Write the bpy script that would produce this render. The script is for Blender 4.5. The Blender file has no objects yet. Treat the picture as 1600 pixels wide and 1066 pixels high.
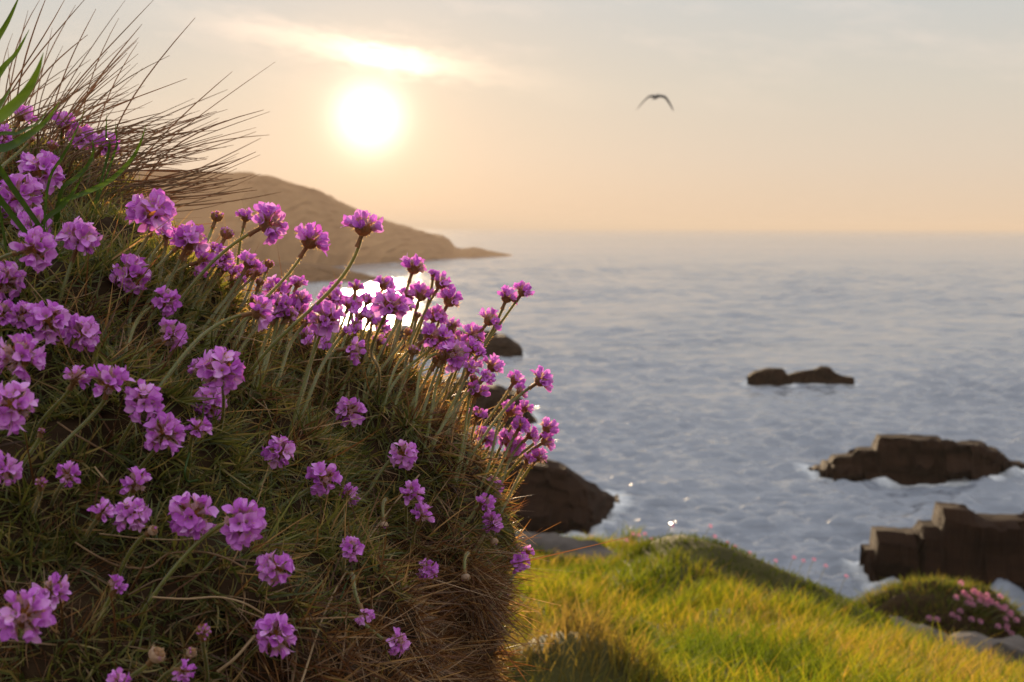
import bpy, bmesh, math, random
import numpy as np
from mathutils import Vector, Matrix, noise, kdtree

SC = bpy.context.scene
COL = SC.collection
rng = np.random.default_rng(7)
random.seed(7)

# ------------------------------------------------------------------ camera
CAM_H = 12.0
F = 1600 * 50.0 / 36.0                      # focal length in photograph pixels
PITCH = math.atan((533 - 355) / F)
CAM = Vector((0, 0, CAM_H))
CM = (Matrix.Rotation(math.pi / 2 - PITCH, 3, 'X') @ Matrix.Rotation(math.radians(0.2), 3, 'Z'))
cam = bpy.data.cameras.new('camera')
cam.sensor_width = 36; cam.lens = 50
cam.clip_start = 0.02; cam.clip_end = 80000
cam.dof.use_dof = True
cam.dof.focus_distance = 0.86
cam.dof.aperture_fstop = 21.0
cam_o = bpy.data.objects.new('camera', cam)
cam_o.location = CAM; cam_o.rotation_euler = CM.to_euler()
COL.objects.link(cam_o)
SC.camera = cam_o

# ------------------------------------------------------------------ sun and sky
SUN_AZ = math.radians(-5.72)                # left of the view axis (+Y)
SUN_EL = math.radians(4.32)
SUN = Vector((math.sin(SUN_AZ) * math.cos(SUN_EL), math.cos(SUN_AZ) * math.cos(SUN_EL), math.sin(SUN_EL)))
SUN_STRENGTH = 5.0
sun = bpy.data.lights.new('sun', 'SUN')
sun.energy = SUN_STRENGTH; sun.angle = math.radians(0.5); sun.color = (1.0, 0.74, 0.46)
sun_o = bpy.data.objects.new('sun', sun)
sun_o.rotation_euler = (-SUN).to_track_quat('-Z', 'Y').to_euler()
COL.objects.link(sun_o)

W = bpy.data.worlds.new('World'); SC.world = W; W.use_nodes = True
nt = W.node_tree; nt.nodes.clear()
class NB:
    """small helper that writes node expressions"""
    def __init__(s, t): s.t = t
    def n(s, kind, **kw):
        d = s.t.nodes.new(kind)
        for k, v in kw.items(): setattr(d, k, v)
        return d
    def put(s, sock, v):
        if isinstance(v, bpy.types.NodeSocket): s.t.links.new(v, sock)
        else: sock.default_value = v
    def m(s, op, a, b=0.0, c=0.0, clamp=False):
        d = s.n('ShaderNodeMath', operation=op, use_clamp=clamp)
        s.put(d.inputs[0], a); s.put(d.inputs[1], b); s.put(d.inputs[2], c)
        return d.outputs[0]
    def ramp(s, fac, stops, interp='LINEAR'):
        d = s.n('ShaderNodeValToRGB'); r = d.color_ramp; r.interpolation = interp
        while len(r.elements) < len(stops): r.elements.new(0.5)
        for e, (p, c) in zip(r.elements, stops):
            e.position = p; e.color = tuple(c) + (1,) if len(c) == 3 else c
        s.put(d.inputs[0], fac); return d.outputs[0]
    def noise(s, vec, scale, detail=4, rough=0.55, lac=2.0):
        d = s.n('ShaderNodeTexNoise'); s.put(d.inputs['Vector'], vec)
        d.inputs['Scale'].default_value = scale; d.inputs['Detail'].default_value = detail
        d.inputs['Roughness'].default_value = rough
        return d.outputs['Fac']
    def mix(s, fac, a, b, mode='MIX'):
        d = s.n('ShaderNodeMix', data_type='RGBA', blend_type=mode)
        s.put(d.inputs[0], fac); s.put(d.inputs[6], a); s.put(d.inputs[7], b)
        return d.outputs[2]
    def vmul(s, v, k):
        d = s.n('ShaderNodeVectorMath', operation='MULTIPLY'); s.put(d.inputs[0], v); s.put(d.inputs[1], k)
        return d.outputs[0]
    def scale(s, v, k):
        d = s.n('ShaderNodeVectorMath', operation='SCALE'); s.put(d.inputs[0], v); s.put(d.inputs[3], k)
        return d.outputs[0]
    def add(s, a, b):
        d = s.n('ShaderNodeVectorMath', operation='ADD'); s.put(d.inputs[0], a); s.put(d.inputs[1], b)
        return d.outputs[0]
b = NB(nt)
out = b.n('ShaderNodeOutputWorld')
sky = b.n('ShaderNodeTexSky', sky_type='NISHITA', sun_disc=False)
sky.sun_elevation = SUN_EL; sky.sun_rotation = SUN_AZ
sky.air_density = 1.0; sky.dust_density = 2.0; sky.ozone_density = 1.0
bg1 = b.n('ShaderNodeBackground'); bg1.inputs['Strength'].default_value = 0.05
VEIL_LETS_THROUGH = 0.028                    # the thin cloud veil hides most of the clear sky
nt.links.new(b.scale(sky.outputs[0], VEIL_LETS_THROUGH), bg1.inputs['Color'])
tc = b.n('ShaderNodeTexCoord'); D = tc.outputs['Generated']
sep = b.n('ShaderNodeSeparateXYZ'); nt.links.new(D, sep.inputs[0])
X, Y, Z = sep.outputs
el = b.m('MULTIPLY', b.m('ARCSINE', Z), 57.2958)             # elevation in degrees
az = b.m('MULTIPLY', b.m('ARCTAN2', X, Y), 57.2958)          # azimuth in degrees
dot = b.n('ShaderNodeVectorMath', operation='DOT_PRODUCT'); nt.links.new(D, dot.inputs[0]); dot.inputs[1].default_value = SUN
th = b.m('MULTIPLY', b.m('ARCCOSINE', b.m('MINIMUM', dot.outputs['Value'], 0.9999999)), 57.2958)
# thin high cloud veil: colour by elevation, unseen upper part brightened to add fill
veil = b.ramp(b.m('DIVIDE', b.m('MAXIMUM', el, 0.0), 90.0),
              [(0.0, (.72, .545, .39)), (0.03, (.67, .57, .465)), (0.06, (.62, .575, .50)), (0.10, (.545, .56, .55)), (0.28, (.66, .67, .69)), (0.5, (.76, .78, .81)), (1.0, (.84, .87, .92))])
# thin clouds
cv = b.n('ShaderNodeCombineXYZ')
b.put(cv.inputs[0], b.m('MULTIPLY', az, 0.16)); b.put(cv.inputs[1], b.m('MULTIPLY', b.m('ADD', el, b.m('MULTIPLY', az, 0.10)), 0.55))
cn = b.noise(cv.outputs[0], 1.0, 6, 0.6)
cl = b.m('MULTIPLY', b.m('SUBTRACT', cn, 0.50), 4.0, clamp=True)
cl = b.m('MULTIPLY', cl, b.m('MULTIPLY', b.m('SUBTRACT', el, 4.0), 0.3, clamp=True))
pk = b.n('ShaderNodeRGB'); pk.outputs[0].default_value = (.13, .075, .05, 1)
veil = b.add(veil, b.scale(pk.outputs[0], cl))
# glow of the low sun in the haze, widening with angle
def gauss(t, w): return b.m('EXPONENT', b.m('MULTIPLY', b.m('POWER', b.m('DIVIDE', t, w), 2.0), -1.0))
def expf(t, w): return b.m('EXPONENT', b.m('DIVIDE', t, -w))
c1 = b.n('ShaderNodeRGB'); c1.outputs[0].default_value = (1.0, .43, .07, 1)
c2 = b.n('ShaderNodeRGB'); c2.outputs[0].default_value = (1.0, .83, .56, 1)
glow = b.scale(c1.outputs[0], b.m('MULTIPLY', expf(th, 4.6), 0.24))
c0 = b.n('ShaderNodeRGB'); c0.outputs[0].default_value = (1.0, .92, .76, 1)
glow = b.add(glow, b.scale(c0.outputs[0], b.m('MULTIPLY', gauss(th, 1.14), 1.3)))
glow = b.add(glow, b.scale(c2.outputs[0], b.m('MULTIPLY', expf(th, 1.7), 0.30)))
# bright bank of cloud just above the sun
du = b.m('SUBTRACT', az, -5.0)
dv = b.m('SUBTRACT', b.m('SUBTRACT', el, 6.62), b.m('MULTIPLY', du, -0.16))
wob = b.m('MULTIPLY', b.m('SUBTRACT', b.noise(cv.outputs[0], 6.0, 5, 0.6), 0.5), 1.1)
dv = b.m('ADD', dv, wob)
g_core = b.m('MULTIPLY', gauss(du, 1.8), gauss(dv, 0.40))
g_tail = b.m('MULTIPLY', gauss(b.m('ADD', du, 0.9), 5.2), gauss(b.m('SUBTRACT', dv, 0.15), 0.50))
glow = b.add(glow, b.scale(c2.outputs[0], b.m('MULTIPLY', g_core, 1.0)))
c3 = b.n('ShaderNodeRGB'); c3.outputs[0].default_value = (.42, .26, .15, 1)
glow = b.add(glow, b.scale(c3.outputs[0], g_tail))
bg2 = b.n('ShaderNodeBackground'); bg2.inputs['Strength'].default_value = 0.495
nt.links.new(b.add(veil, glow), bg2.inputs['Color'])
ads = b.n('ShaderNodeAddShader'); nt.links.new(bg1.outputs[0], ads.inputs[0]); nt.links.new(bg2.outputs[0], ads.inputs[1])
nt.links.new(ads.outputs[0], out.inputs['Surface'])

vs = SC.view_settings
vs.view_transform = 'Standard'; vs.look = 'None'; vs.exposure = 1.1; vs.gamma = 1.0; vs.use_curve_mapping = False
SC.display_settings.display_device = 'sRGB'
SC.render.engine = 'CYCLES'
cy = SC.cycles
cy.use_denoising = True; cy.denoiser = 'OPENIMAGEDENOISE'
cy.max_bounces = 8; cy.diffuse_bounces = 3; cy.glossy_bounces = 3; cy.transmission_bounces = 6; cy.transparent_max_bounces = 8
cy.volume_bounces = 0
cy.sample_clamp_indirect = 4.0; cy.sample_clamp_direct = 0
cy.caustics_reflective = False; cy.caustics_refractive = False

# ------------------------------------------------------------------ helpers
def ray(px, py):
    return CM @ Vector(((px - 800) / F, -(py - 533) / F, -1.0))
def at(px, py, Yd):
    """point seen at a pixel, at a distance of Yd metres along +Y"""
    r = ray(px, py); return CAM + r * (Yd / r.y)
def on_plane(px, py, z):
    r = ray(px, py); return CAM + r * ((z - CAM_H) / r.z)
CMi = np.array(CM.transposed())
def project(P):
    q = (np.asarray(P) - np.array(CAM)) @ CMi.T
    return 800 + F * q[..., 0] / -q[..., 2], 533 - F * q[..., 1] / -q[..., 2]
def sstep(a, c, x):
    t = np.clip((np.asarray(x, float) - a) / (c - a), 0, 1); return t * t * (3 - 2 * t)

def mesh_np(name, V, Q, smooth=True, col=None, mats=()):
    """mesh from arrays: V (n,3), Q (m,3|4)"""
    V = np.asarray(V, np.float32).reshape(-1, 3); Q = np.asarray(Q, np.int32)
    me = bpy.data.meshes.new(name); k = Q.shape[1]
    me.vertices.add(len(V)); me.vertices.foreach_set('co', V.ravel())
    me.loops.add(Q.size); me.loops.foreach_set('vertex_index', Q.ravel())
    me.polygons.add(len(Q)); me.polygons.foreach_set('loop_start', np.arange(0, Q.size, k, dtype=np.int32))
    me.polygons.foreach_set('loop_total', np.full(len(Q), k, np.int32))
    me.polygons.foreach_set('use_smooth', np.full(len(Q), smooth, bool))
    if col is not None:
        a = me.attributes.new('col', 'FLOAT_COLOR', 'POINT')
        c4 = np.ones((len(V), 4), np.float32); c4[:, :3] = np.asarray(col).reshape(-1, 3)
        a.data.foreach_set('color', c4.ravel())
    for m in mats: me.materials.append(m)
    me.update(calc_edges=True); me.validate()
    return me
def grid_quads(nu, nv, wrap_u=False):
    """quads of a vertex grid stored as [u][v]"""
    uu = np.arange(nu if wrap_u else nu - 1); vv = np.arange(nv - 1)
    U, Vv = np.meshgrid(uu, vv, indexing='ij'); U2 = (U + 1) % nu
    return np.stack([U * nv + Vv, U2 * nv + Vv, U2 * nv + Vv + 1, U * nv + Vv + 1], -1).reshape(-1, 4)
def link(o, parent=None):
    COL.objects.link(o)
    if parent is not None: o.parent = parent
    return o
def obj(name, me, parent=None, loc=None):
    o = bpy.data.objects.new(name, me)
    if loc is not None: o.location = loc
    return link(o, parent)
def tag(o, label, cat=None, group=None, kind=None):
    if label: o['label'] = label
    if cat: o['category'] = cat
    if group: o['group'] = group
    if kind: o['kind'] = kind
    return o
def empty(name, loc):
    o = bpy.data.objects.new(name, None); o.location = loc; o.empty_display_size = 0.02
    return link(o)
def ribbons(C, S, Wd, col=None):
    """flat ribbons: centre lines C (n,k,3), side vectors S (n,3), half-widths Wd (n,k); a shallow keel keeps them from being paper flat"""
    n, k, _ = C.shape
    L = C - S[:, None, :] * Wd[..., None]; R = C + S[:, None, :] * Wd[..., None]
    V = np.stack([L, R], 2).reshape(-1, 3)
    base = (np.arange(n) * k * 2)[:, None] + (np.arange(k - 1) * 2)[None, :]
    Q = np.stack([base, base + 1, base + 3, base + 2], -1).reshape(-1, 4)
    c = None if col is None else np.repeat(col, k * 2, axis=0)
    return V, Q, c
def bez(P, n):
    """points of a Bezier curve through control points P (degree = len-1)"""
    P = np.asarray([tuple(p) for p in P], float); t = np.linspace(0, 1, n)[:, None]; d = len(P) - 1
    return sum(math.comb(d, i) * (1 - t) ** (d - i) * t ** i * P[i] for i in range(d + 1))
def spline(P, n):
    """smooth curve through the points P (Catmull-Rom)"""
    P = np.asarray([tuple(p) for p in P], float); Q = np.vstack([2 * P[0] - P[1], P, 2 * P[-1] - P[-2]])
    out_ = []
    for t in np.linspace(0, len(P) - 1 - 1e-9, n):
        i = int(t); u = t - i; a, b_, c, d = Q[i:i + 4]
        out_.append(0.5 * ((2 * b_) + (c - a) * u + (2 * a - 5 * b_ + 4 * c - d) * u * u + (3 * b_ - a - 3 * c + d) * u ** 3))
    return np.array(out_)
def tube(C, R, sides=6, flat=1.0, ref=(0.3, 0.9, 0.31)):
    C = np.asarray(C); k = len(C); R = np.broadcast_to(R, (k,))
    T = np.gradient(C, axis=0); T /= np.linalg.norm(T, axis=1)[:, None] + 1e-12
    ref = np.array(ref); A = np.cross(T, ref); A /= np.linalg.norm(A, axis=1)[:, None] + 1e-12; B = np.cross(T, A)
    a = np.linspace(0, 2 * np.pi, sides, endpoint=False)
    V = C[:, None, :] + R[:, None, None] * (np.cos(a)[None, :, None] * A[:, None, :] + flat * np.sin(a)[None, :, None] * B[:, None, :])
    V = V.reshape(-1, 3); Q = []
    for i in range(k - 1):
        for j in range(sides):
            j2 = (j + 1) % sides; Q.append((i * sides + j, i * sides + j2, (i + 1) * sides + j2, (i + 1) * sides + j))
    return V, np.array(Q)

# ------------------------------------------------------------------ materials
def new_mat(name):
    m = bpy.data.materials.new(name); m.use_nodes = True; t = m.node_tree; t.nodes.clear()
    b = NB(t); o = b.n('ShaderNodeOutputMaterial'); return m, b, o
def leaf_mat(name, color=None, attr=None, trans=0.4, rough=0.55, tint=(1.15, 1.1, .7), sheen=0.0, vary=0.25, spec=0.3, nscale=60.0):
    """thin plant tissue: reflects and lets light through"""
    m, b, o = new_mat(name)
    if attr:
        a = b.n('ShaderNodeAttribute', attribute_name=attr); c = a.outputs['Color']
    else:
        c0 = b.n('ShaderNodeRGB'); c0.outputs[0].default_value = tuple(color) + (1,); c = c0.outputs[0]
    g = b.n('ShaderNodeNewGeometry'); oi = b.n('ShaderNodeObjectInfo')
    nz = b.noise(g.outputs['Position'], nscale, 3)
    k = b.m('ADD', b.m('MULTIPLY', nz, 2 * vary), b.m('ADD', b.m('MULTIPLY', oi.outputs['Random'], vary), 1 - 1.5 * vary))
    c = b.scale(c, k)
    p = b.n('ShaderNodeBsdfPrincipled'); b.put(p.inputs['Base Color'], c)
    p.inputs['Roughness'].default_value = rough; p.inputs['Specular IOR Level'].default_value = spec
    p.inputs['Sheen Weight'].default_value = sheen; p.inputs['Sheen Roughness'].default_value = 0.35
    p.inputs['Sheen Tint'].default_value = (1, .93, .8, 1)
    tr = b.n('ShaderNodeBsdfTranslucent'); b.put(tr.inputs['Color'], b.vmul(c, tint))
    mx = b.n('ShaderNodeMixShader'); mx.inputs[0].default_value = trans
    b.t.links.new(p.outputs[0], mx.inputs[1]); b.t.links.new(tr.outputs[0], mx.inputs[2]); b.t.links.new(mx.outputs[0], o.inputs[0])
    return m
M = {}
M['petal_plain'] = leaf_mat('petal', (.72, .31, .84), trans=.52, rough=.6, tint=(1.25, .95, 1.1), sheen=.25, vary=.22, nscale=240)
M['calyx'] = leaf_mat('calyx', (.58, .42, .46), trans=.5, rough=.7, tint=(1.2, 1.0, .85), sheen=.4, vary=.2, nscale=500)
M['bract'] = leaf_mat('bract', (.27, .155, .07), trans=.42, rough=.6, tint=(1.7, 1.15, .55), sheen=.3, vary=.25, nscale=400)
M['papery'] = leaf_mat('papery', (.60, .45, .33), trans=.5, rough=.7, tint=(1.15, 1.0, .8), sheen=.4, vary=.25, nscale=300)
M['stem'] = leaf_mat('stem', (.17, .185, .04), trans=.4, rough=.38, tint=(1.9, 1.5, .6), sheen=1.0, vary=.22, nscale=90, spec=.8)
M['fuzz'] = leaf_mat('fuzz', (.75, .52, .20), trans=.75, rough=.5, tint=(1.1, 1.0, .8), vary=.1)
M['leaf'] = leaf_mat('cushion_leaf', attr='col', trans=.48, rough=.42, tint=(1.5, 1.25, .7), spec=.5, sheen=.2, vary=.2)
M['grass'] = leaf_mat('grass', attr='col', trans=.5, rough=.75, tint=(1.5, 1.35, .5), vary=.15, nscale=3, spec=.08)
M['dry'] = leaf_mat('dry_grass', (.26, .165, .09), trans=.35, rough=.5, tint=(1.5, 1.1, .6), vary=.35)
M['straw'] = leaf_mat('straw', (.40, .27, .15), trans=.2, rough=.6, vary=.2)
M['green'] = leaf_mat('broad_leaf', (.055, .10, .022), trans=.32, rough=.45, tint=(1.5, 1.4, .5), vary=.2)
M['farpink'] = leaf_mat('far_petal', (.64, .32, .45), trans=.4, rough=.6, tint=(1.2, .9, 1.0), vary=.25)

def petal_mat():
    m, b, o = new_mat('petal'); oi = b.n('ShaderNodeObjectInfo'); g = b.n('ShaderNodeNewGeometry')
    nz = b.noise(g.outputs['Position'], 420, 3); f = b.m('ADD', b.m('MULTIPLY', oi.outputs['Random'], .75), b.m('MULTIPLY', b.m('SUBTRACT', nz, .5), .7), clamp=True)
    c = b.ramp(f, [(0, (.58, .14, .66)), (.4, (.76, .27, .85)), (.75, (.86, .46, .90)), (1, (.92, .70, .88))])
    p = b.n('ShaderNodeBsdfPrincipled'); b.put(p.inputs['Base Color'], c); p.inputs['Roughness'].default_value = .6; p.inputs['Specular IOR Level'].default_value = .25
    p.inputs['Sheen Weight'].default_value = .35; p.inputs['Sheen Roughness'].default_value = .4
    tr = b.n('ShaderNodeBsdfTranslucent'); b.put(tr.inputs['Color'], b.vmul(c, (1.15, .9, 1.0)))
    mx = b.n('ShaderNodeMixShader'); mx.inputs[0].default_value = .28
    b.t.links.new(p.outputs[0], mx.inputs[1]); b.t.links.new(tr.outputs[0], mx.inputs[2]); b.t.links.new(mx.outputs[0], o.inputs[0]); return m
M['petal'] = petal_mat()
def rock_mat(name, c0, c1, band=5.0, rough=.85, bump=.5, scale=1.0):
    m, b, o = new_mat(name); g = b.n('ShaderNodeNewGeometry'); P = g.outputs['Position']
    n1 = b.noise(P, 0.9 * scale, 6, .65)
    st = b.n('ShaderNodeVectorMath', operation='MULTIPLY'); b.put(st.inputs[0], P); st.inputs[1].default_value = (.25 * scale, .25 * scale, band * scale)
    n2 = b.noise(st.outputs[0], 1.0, 4, .6)
    f = b.m('ADD', b.m('MULTIPLY', n1, .55), b.m('MULTIPLY', n2, .45))
    c = b.ramp(f, [(.32, c0), (.52, tuple((x + y) / 2 for x, y in zip(c0, c1))), (.7, c1)])
    p = b.n('ShaderNodeBsdfPrincipled'); b.put(p.inputs['Base Color'], c); p.inputs['Roughness'].default_value = rough
    p.inputs['Specular IOR Level'].default_value = .06
    bp = b.n('ShaderNodeBump'); bp.inputs['Strength'].default_value = bump; bp.inputs['Distance'].default_value = .3 / scale
    b.put(bp.inputs['Height'], f); b.put(p.inputs['Normal'], bp.outputs[0]); b.t.links.new(p.outputs[0], o.inputs[0])
    return m
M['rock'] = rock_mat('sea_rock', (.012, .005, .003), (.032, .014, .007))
M['head'] = rock_mat('headland', (.34, .18, .085), (.48, .28, .135), band=.4, scale=.08, bump=.3)  # base colour lightened and warmed to stand in for part of the haze
M['shore'] = rock_mat('shore_rock', (.16, .085, .04), (.26, .145, .07), scale=.3)
M['slab'] = rock_mat('grey_slab', (.06, .05, .045), (.16, .135, .12), scale=6)
M['soil'] = rock_mat('soil', (.020, .012, .007), (.065, .038, .020), scale=40, bump=.6)
M['turf'] = rock_mat('turf_ground', (.035, .030, .010), (.085, .075, .022), scale=5)

# ------------------------------------------------------------------ sea
def build_sea():
    # fan of rows fine near the shore, coarse towards the horizon; one sheet
    ys = np.concatenate([np.linspace(-60, 18, 14)[:-1], np.geomspace(18, 1150, 1080), np.geomspace(1150, 70000, 50)[1:]])
    nx = 420; s = np.linspace(-1, 1, nx); s = .78 * s + .22 * s ** 3
    half = np.maximum(60, np.abs(ys) * .62)
    Xg = half[:, None] * s[None, :]; Yg = np.repeat(ys[:, None], nx, 1)
    Zg = np.zeros_like(Xg); r = np.random.default_rng(3)
    fade_far = 1 - .7 * sstep(500, 1150, Yg)
    for i in range(140):
        lam = 0.45 * (1.9 / 0.45) ** r.random() if i < 110 else 3.0 * 3.0 ** r.random(); a = math.radians(-90 + r.normal(8, 35)); k = 2 * np.pi / lam
        amp = .0138 * lam ** .80 if i < 110 else .0046 * lam ** .9
        cell = np.maximum(np.abs(Yg) * .0039, .12); ok = np.clip((lam / cell - 2) / 2, 0, 1)
        ph = k * (math.cos(a) * Xg + math.sin(a) * Yg) + r.random() * 6.28
        w = np.sin(ph); Zg += amp * ok * (w - .28 * np.cos(2 * ph)) * fade_far
    gust = .62 + .42 * np.sin(Xg * .045 + 1.7 * np.sin(Yg * .021)) * np.sin(Yg * .034 + 1.3 * np.sin(Xg * .03 + 2)) + .30 * np.sin(Xg * .16 + Yg * .05) * np.sin(Yg * .11 - Xg * .04 + 1)
    Zg = Zg * np.clip(gust + .35, .35, 1.45)
    kd = kdtree.KDTree(len(WASH)); [kd.insert((p[0], p[1], 0), i) for i, p in enumerate(WASH)]; kd.balance()
    foam = np.zeros(Xg.shape); near = (Yg > 40) & (Yg < 150) & (np.abs(Xg) < 40)
    foam[near] = [max(0.0, 1 - kd.find((x, y, 0))[2] / 1.5) for x, y in zip(Xg[near], Yg[near])]
    me = mesh_np('sea', np.stack([Xg, Yg, Zg], -1).reshape(-1, 3), grid_quads(len(ys), nx)[:, ::-1], col=np.repeat(foam.reshape(-1, 1), 3, 1))
    m, b, o = new_mat('sea_water'); g = b.n('ShaderNodeNewGeometry'); P = g.outputs['Position']
    p = b.n('ShaderNodeBsdfPrincipled')
    fa = b.n('ShaderNodeAttribute', attribute_name='col'); ff = b.m('MULTIPLY', b.m('SUBTRACT', b.m('ADD', fa.outputs['Fac'], b.m('MULTIPLY', b.noise(b.vmul(P, (1.2, 1.2, 1)), 1.0, 5, .7), .9)), .95), 2.2, clamp=True)
    b.put(p.inputs['Base Color'], b.mix(ff, (.22, .245, .295, 1), (.72, .74, .76, 1))); p.inputs['IOR'].default_value = 1.52
    sl = b.noise(b.vmul(P, (.0012, .006, 0)), 1.0, 3)
    b.put(p.inputs['Roughness'], b.m('ADD', .10, b.m('MULTIPLY', sl, .08)))
    h = b.m('ADD', b.m('MULTIPLY', b.noise(b.vmul(P, (.7, 3.2, 1)), 1.0, 5, .6), .22), b.m('ADD', b.m('MULTIPLY', b.noise(b.vmul(P, (.05, .25, 1)), 1.0, 4, .6), .9), b.m('MULTIPLY', b.noise(b.vmul(P, (.008, .05, 1)), 1.0, 5, .65), 4.0)))
    bp = b.n('ShaderNodeBump'); bp.inputs['Strength'].default_value = .30; bp.inputs['Distance'].default_value = 1.0
    b.put(bp.inputs['Height'], h); b.put(p.inputs['Normal'], bp.outputs[0]); b.t.links.new(p.outputs[0], o.inputs[0])
    me.materials.append(m)
    tag(obj('sea', me), None, kind='structure')
# ------------------------------------------------------------------ rocks and headland
WASH = []                                    # points of the rocks at the water line
def fbm(p, sc, octv=4): return noise.fractal(Vector(p) * sc, 1.0, 2.0, octv)
def rock(name, label, top, base_py, thick, cat='rock', n=90, rows=34, mat='rock', rough=.5, strata=.35, group=None, front=.32, seed=0, endtaper=.5):
    """a rock rising from the sea: crest line from the photograph, distance from its water line"""
    top = np.array(top, float); pxs = np.linspace(top[0, 0], top[-1, 0], n)
    pys = np.interp(pxs, top[:, 0], top[:, 1])
    if np.ndim(base_py): bpy_ = np.interp(pxs, [q[0] for q in base_py], [q[1] for q in base_py])
    else: bpy_ = np.full(n, base_py)
    V = np.zeros((n, rows, 3))
    for i, (px, py, bq) in enumerate(zip(pxs, pys, bpy_)):
        d = on_plane(px, bq, 0).y; e = min(i, n - 1 - i) / (n - 1) * 2
        t = thick * (endtaper + (1 - endtaper) * min(1, e * 2.2) ** .6)
        c = at(px, py, d + t * .42); hz = max(c.z, .15)
        for j in range(rows):
            v = j / (rows - 1)
            prof = min(1, (v / front)) ** .55 if v < .5 else min(1, ((1 - v) / .38)) ** .7
            z = -1.5 + (hz + 1.5) * prof
            y = d + t * v - .0
            q = (c.x, y, z); s_ = seed * 13.7
            nz = fbm((q[0] + s_, q[1], q[2] * 2.2), .9 / max(rough, .05) * .35, 5)
            y += rough * nz * (1.4 if v < front else .8)
            y += strata * (noise.cell(Vector((math.floor(z / .30) * 1.7 + s_, math.floor((c.x + .8 * noise.noise(Vector((z * 2, s_, 0)))) / 1.7), 3.1))) - .5) * (1 if v < front * 1.1 else 0)
            z += rough * .35 * nz * (0 if v < .05 else 1) * min(1, hz / 2)
            if strata > .3 and mat == 'rock' and z > .2:
                hq = .34; zf = (z + .12 * noise.noise(Vector((c.x * .5 + s_, y * .5, 0)))) / hq; z += hq * ((math.floor(zf) + float(sstep(.35, .65, zf % 1))) - zf) * .8
            xx = c.x * (y / (d + t * .42)) * .35 + c.x * .65 + rough * .3 * fbm((q[1], q[2] + s_, q[0]), .8, 3)
            V[i, j] = (xx, y, z)
    WASH.extend(V[(np.abs(V[:, :, 2]) < .45)][::2].tolist())
    ctr = Vector((V[:, :, 0].mean(), V[:, :, 1].mean(), 0))
    me = mesh_np(name, (V - np.array(ctr)).reshape(-1, 3), grid_quads(n, rows), smooth=False, mats=[M[mat]])
    return tag(obj(name, me, loc=ctr), label, cat, group)
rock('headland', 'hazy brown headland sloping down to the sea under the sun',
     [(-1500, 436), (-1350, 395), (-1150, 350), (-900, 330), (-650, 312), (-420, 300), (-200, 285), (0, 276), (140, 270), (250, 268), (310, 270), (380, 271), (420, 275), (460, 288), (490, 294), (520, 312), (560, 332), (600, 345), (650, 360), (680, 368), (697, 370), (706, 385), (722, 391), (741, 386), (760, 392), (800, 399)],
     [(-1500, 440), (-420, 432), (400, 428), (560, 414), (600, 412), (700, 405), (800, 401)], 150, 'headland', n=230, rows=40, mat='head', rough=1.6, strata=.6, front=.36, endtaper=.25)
rock('shore_rock', 'low brown shore rock at the foot of the headland', [(40, 438), (110, 420), (180, 408), (300, 412), (400, 408), (500, 414), (545, 424), (570, 429), (590, 436)], 441, 30, rough=1.0, mat='shore', seed=1)
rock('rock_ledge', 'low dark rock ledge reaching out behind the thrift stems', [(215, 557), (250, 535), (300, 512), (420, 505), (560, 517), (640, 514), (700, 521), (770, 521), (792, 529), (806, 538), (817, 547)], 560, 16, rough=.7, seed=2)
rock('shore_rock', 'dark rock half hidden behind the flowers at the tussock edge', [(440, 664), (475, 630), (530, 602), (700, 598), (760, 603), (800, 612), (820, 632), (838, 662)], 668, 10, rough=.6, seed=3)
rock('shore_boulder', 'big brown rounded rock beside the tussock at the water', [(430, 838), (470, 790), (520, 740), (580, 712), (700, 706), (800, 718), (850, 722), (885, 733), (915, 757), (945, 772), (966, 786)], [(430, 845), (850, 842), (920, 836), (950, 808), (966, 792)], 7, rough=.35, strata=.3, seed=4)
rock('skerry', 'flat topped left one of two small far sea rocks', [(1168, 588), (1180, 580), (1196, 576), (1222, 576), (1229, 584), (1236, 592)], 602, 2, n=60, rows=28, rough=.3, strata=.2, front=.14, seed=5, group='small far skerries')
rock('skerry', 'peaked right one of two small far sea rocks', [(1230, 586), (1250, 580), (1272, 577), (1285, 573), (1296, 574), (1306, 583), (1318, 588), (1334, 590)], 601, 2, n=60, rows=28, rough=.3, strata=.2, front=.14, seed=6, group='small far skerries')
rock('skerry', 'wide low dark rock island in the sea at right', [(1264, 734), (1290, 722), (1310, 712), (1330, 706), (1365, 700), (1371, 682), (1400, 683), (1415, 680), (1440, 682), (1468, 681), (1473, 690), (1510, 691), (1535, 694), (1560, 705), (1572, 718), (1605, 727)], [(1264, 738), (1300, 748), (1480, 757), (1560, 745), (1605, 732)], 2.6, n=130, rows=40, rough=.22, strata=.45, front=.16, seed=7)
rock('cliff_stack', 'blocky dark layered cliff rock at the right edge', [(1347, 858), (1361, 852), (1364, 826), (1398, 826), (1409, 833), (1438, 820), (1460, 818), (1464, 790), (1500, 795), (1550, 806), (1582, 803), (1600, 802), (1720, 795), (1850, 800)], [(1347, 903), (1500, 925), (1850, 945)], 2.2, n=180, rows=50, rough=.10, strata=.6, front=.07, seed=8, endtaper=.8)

build_sea()

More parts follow.
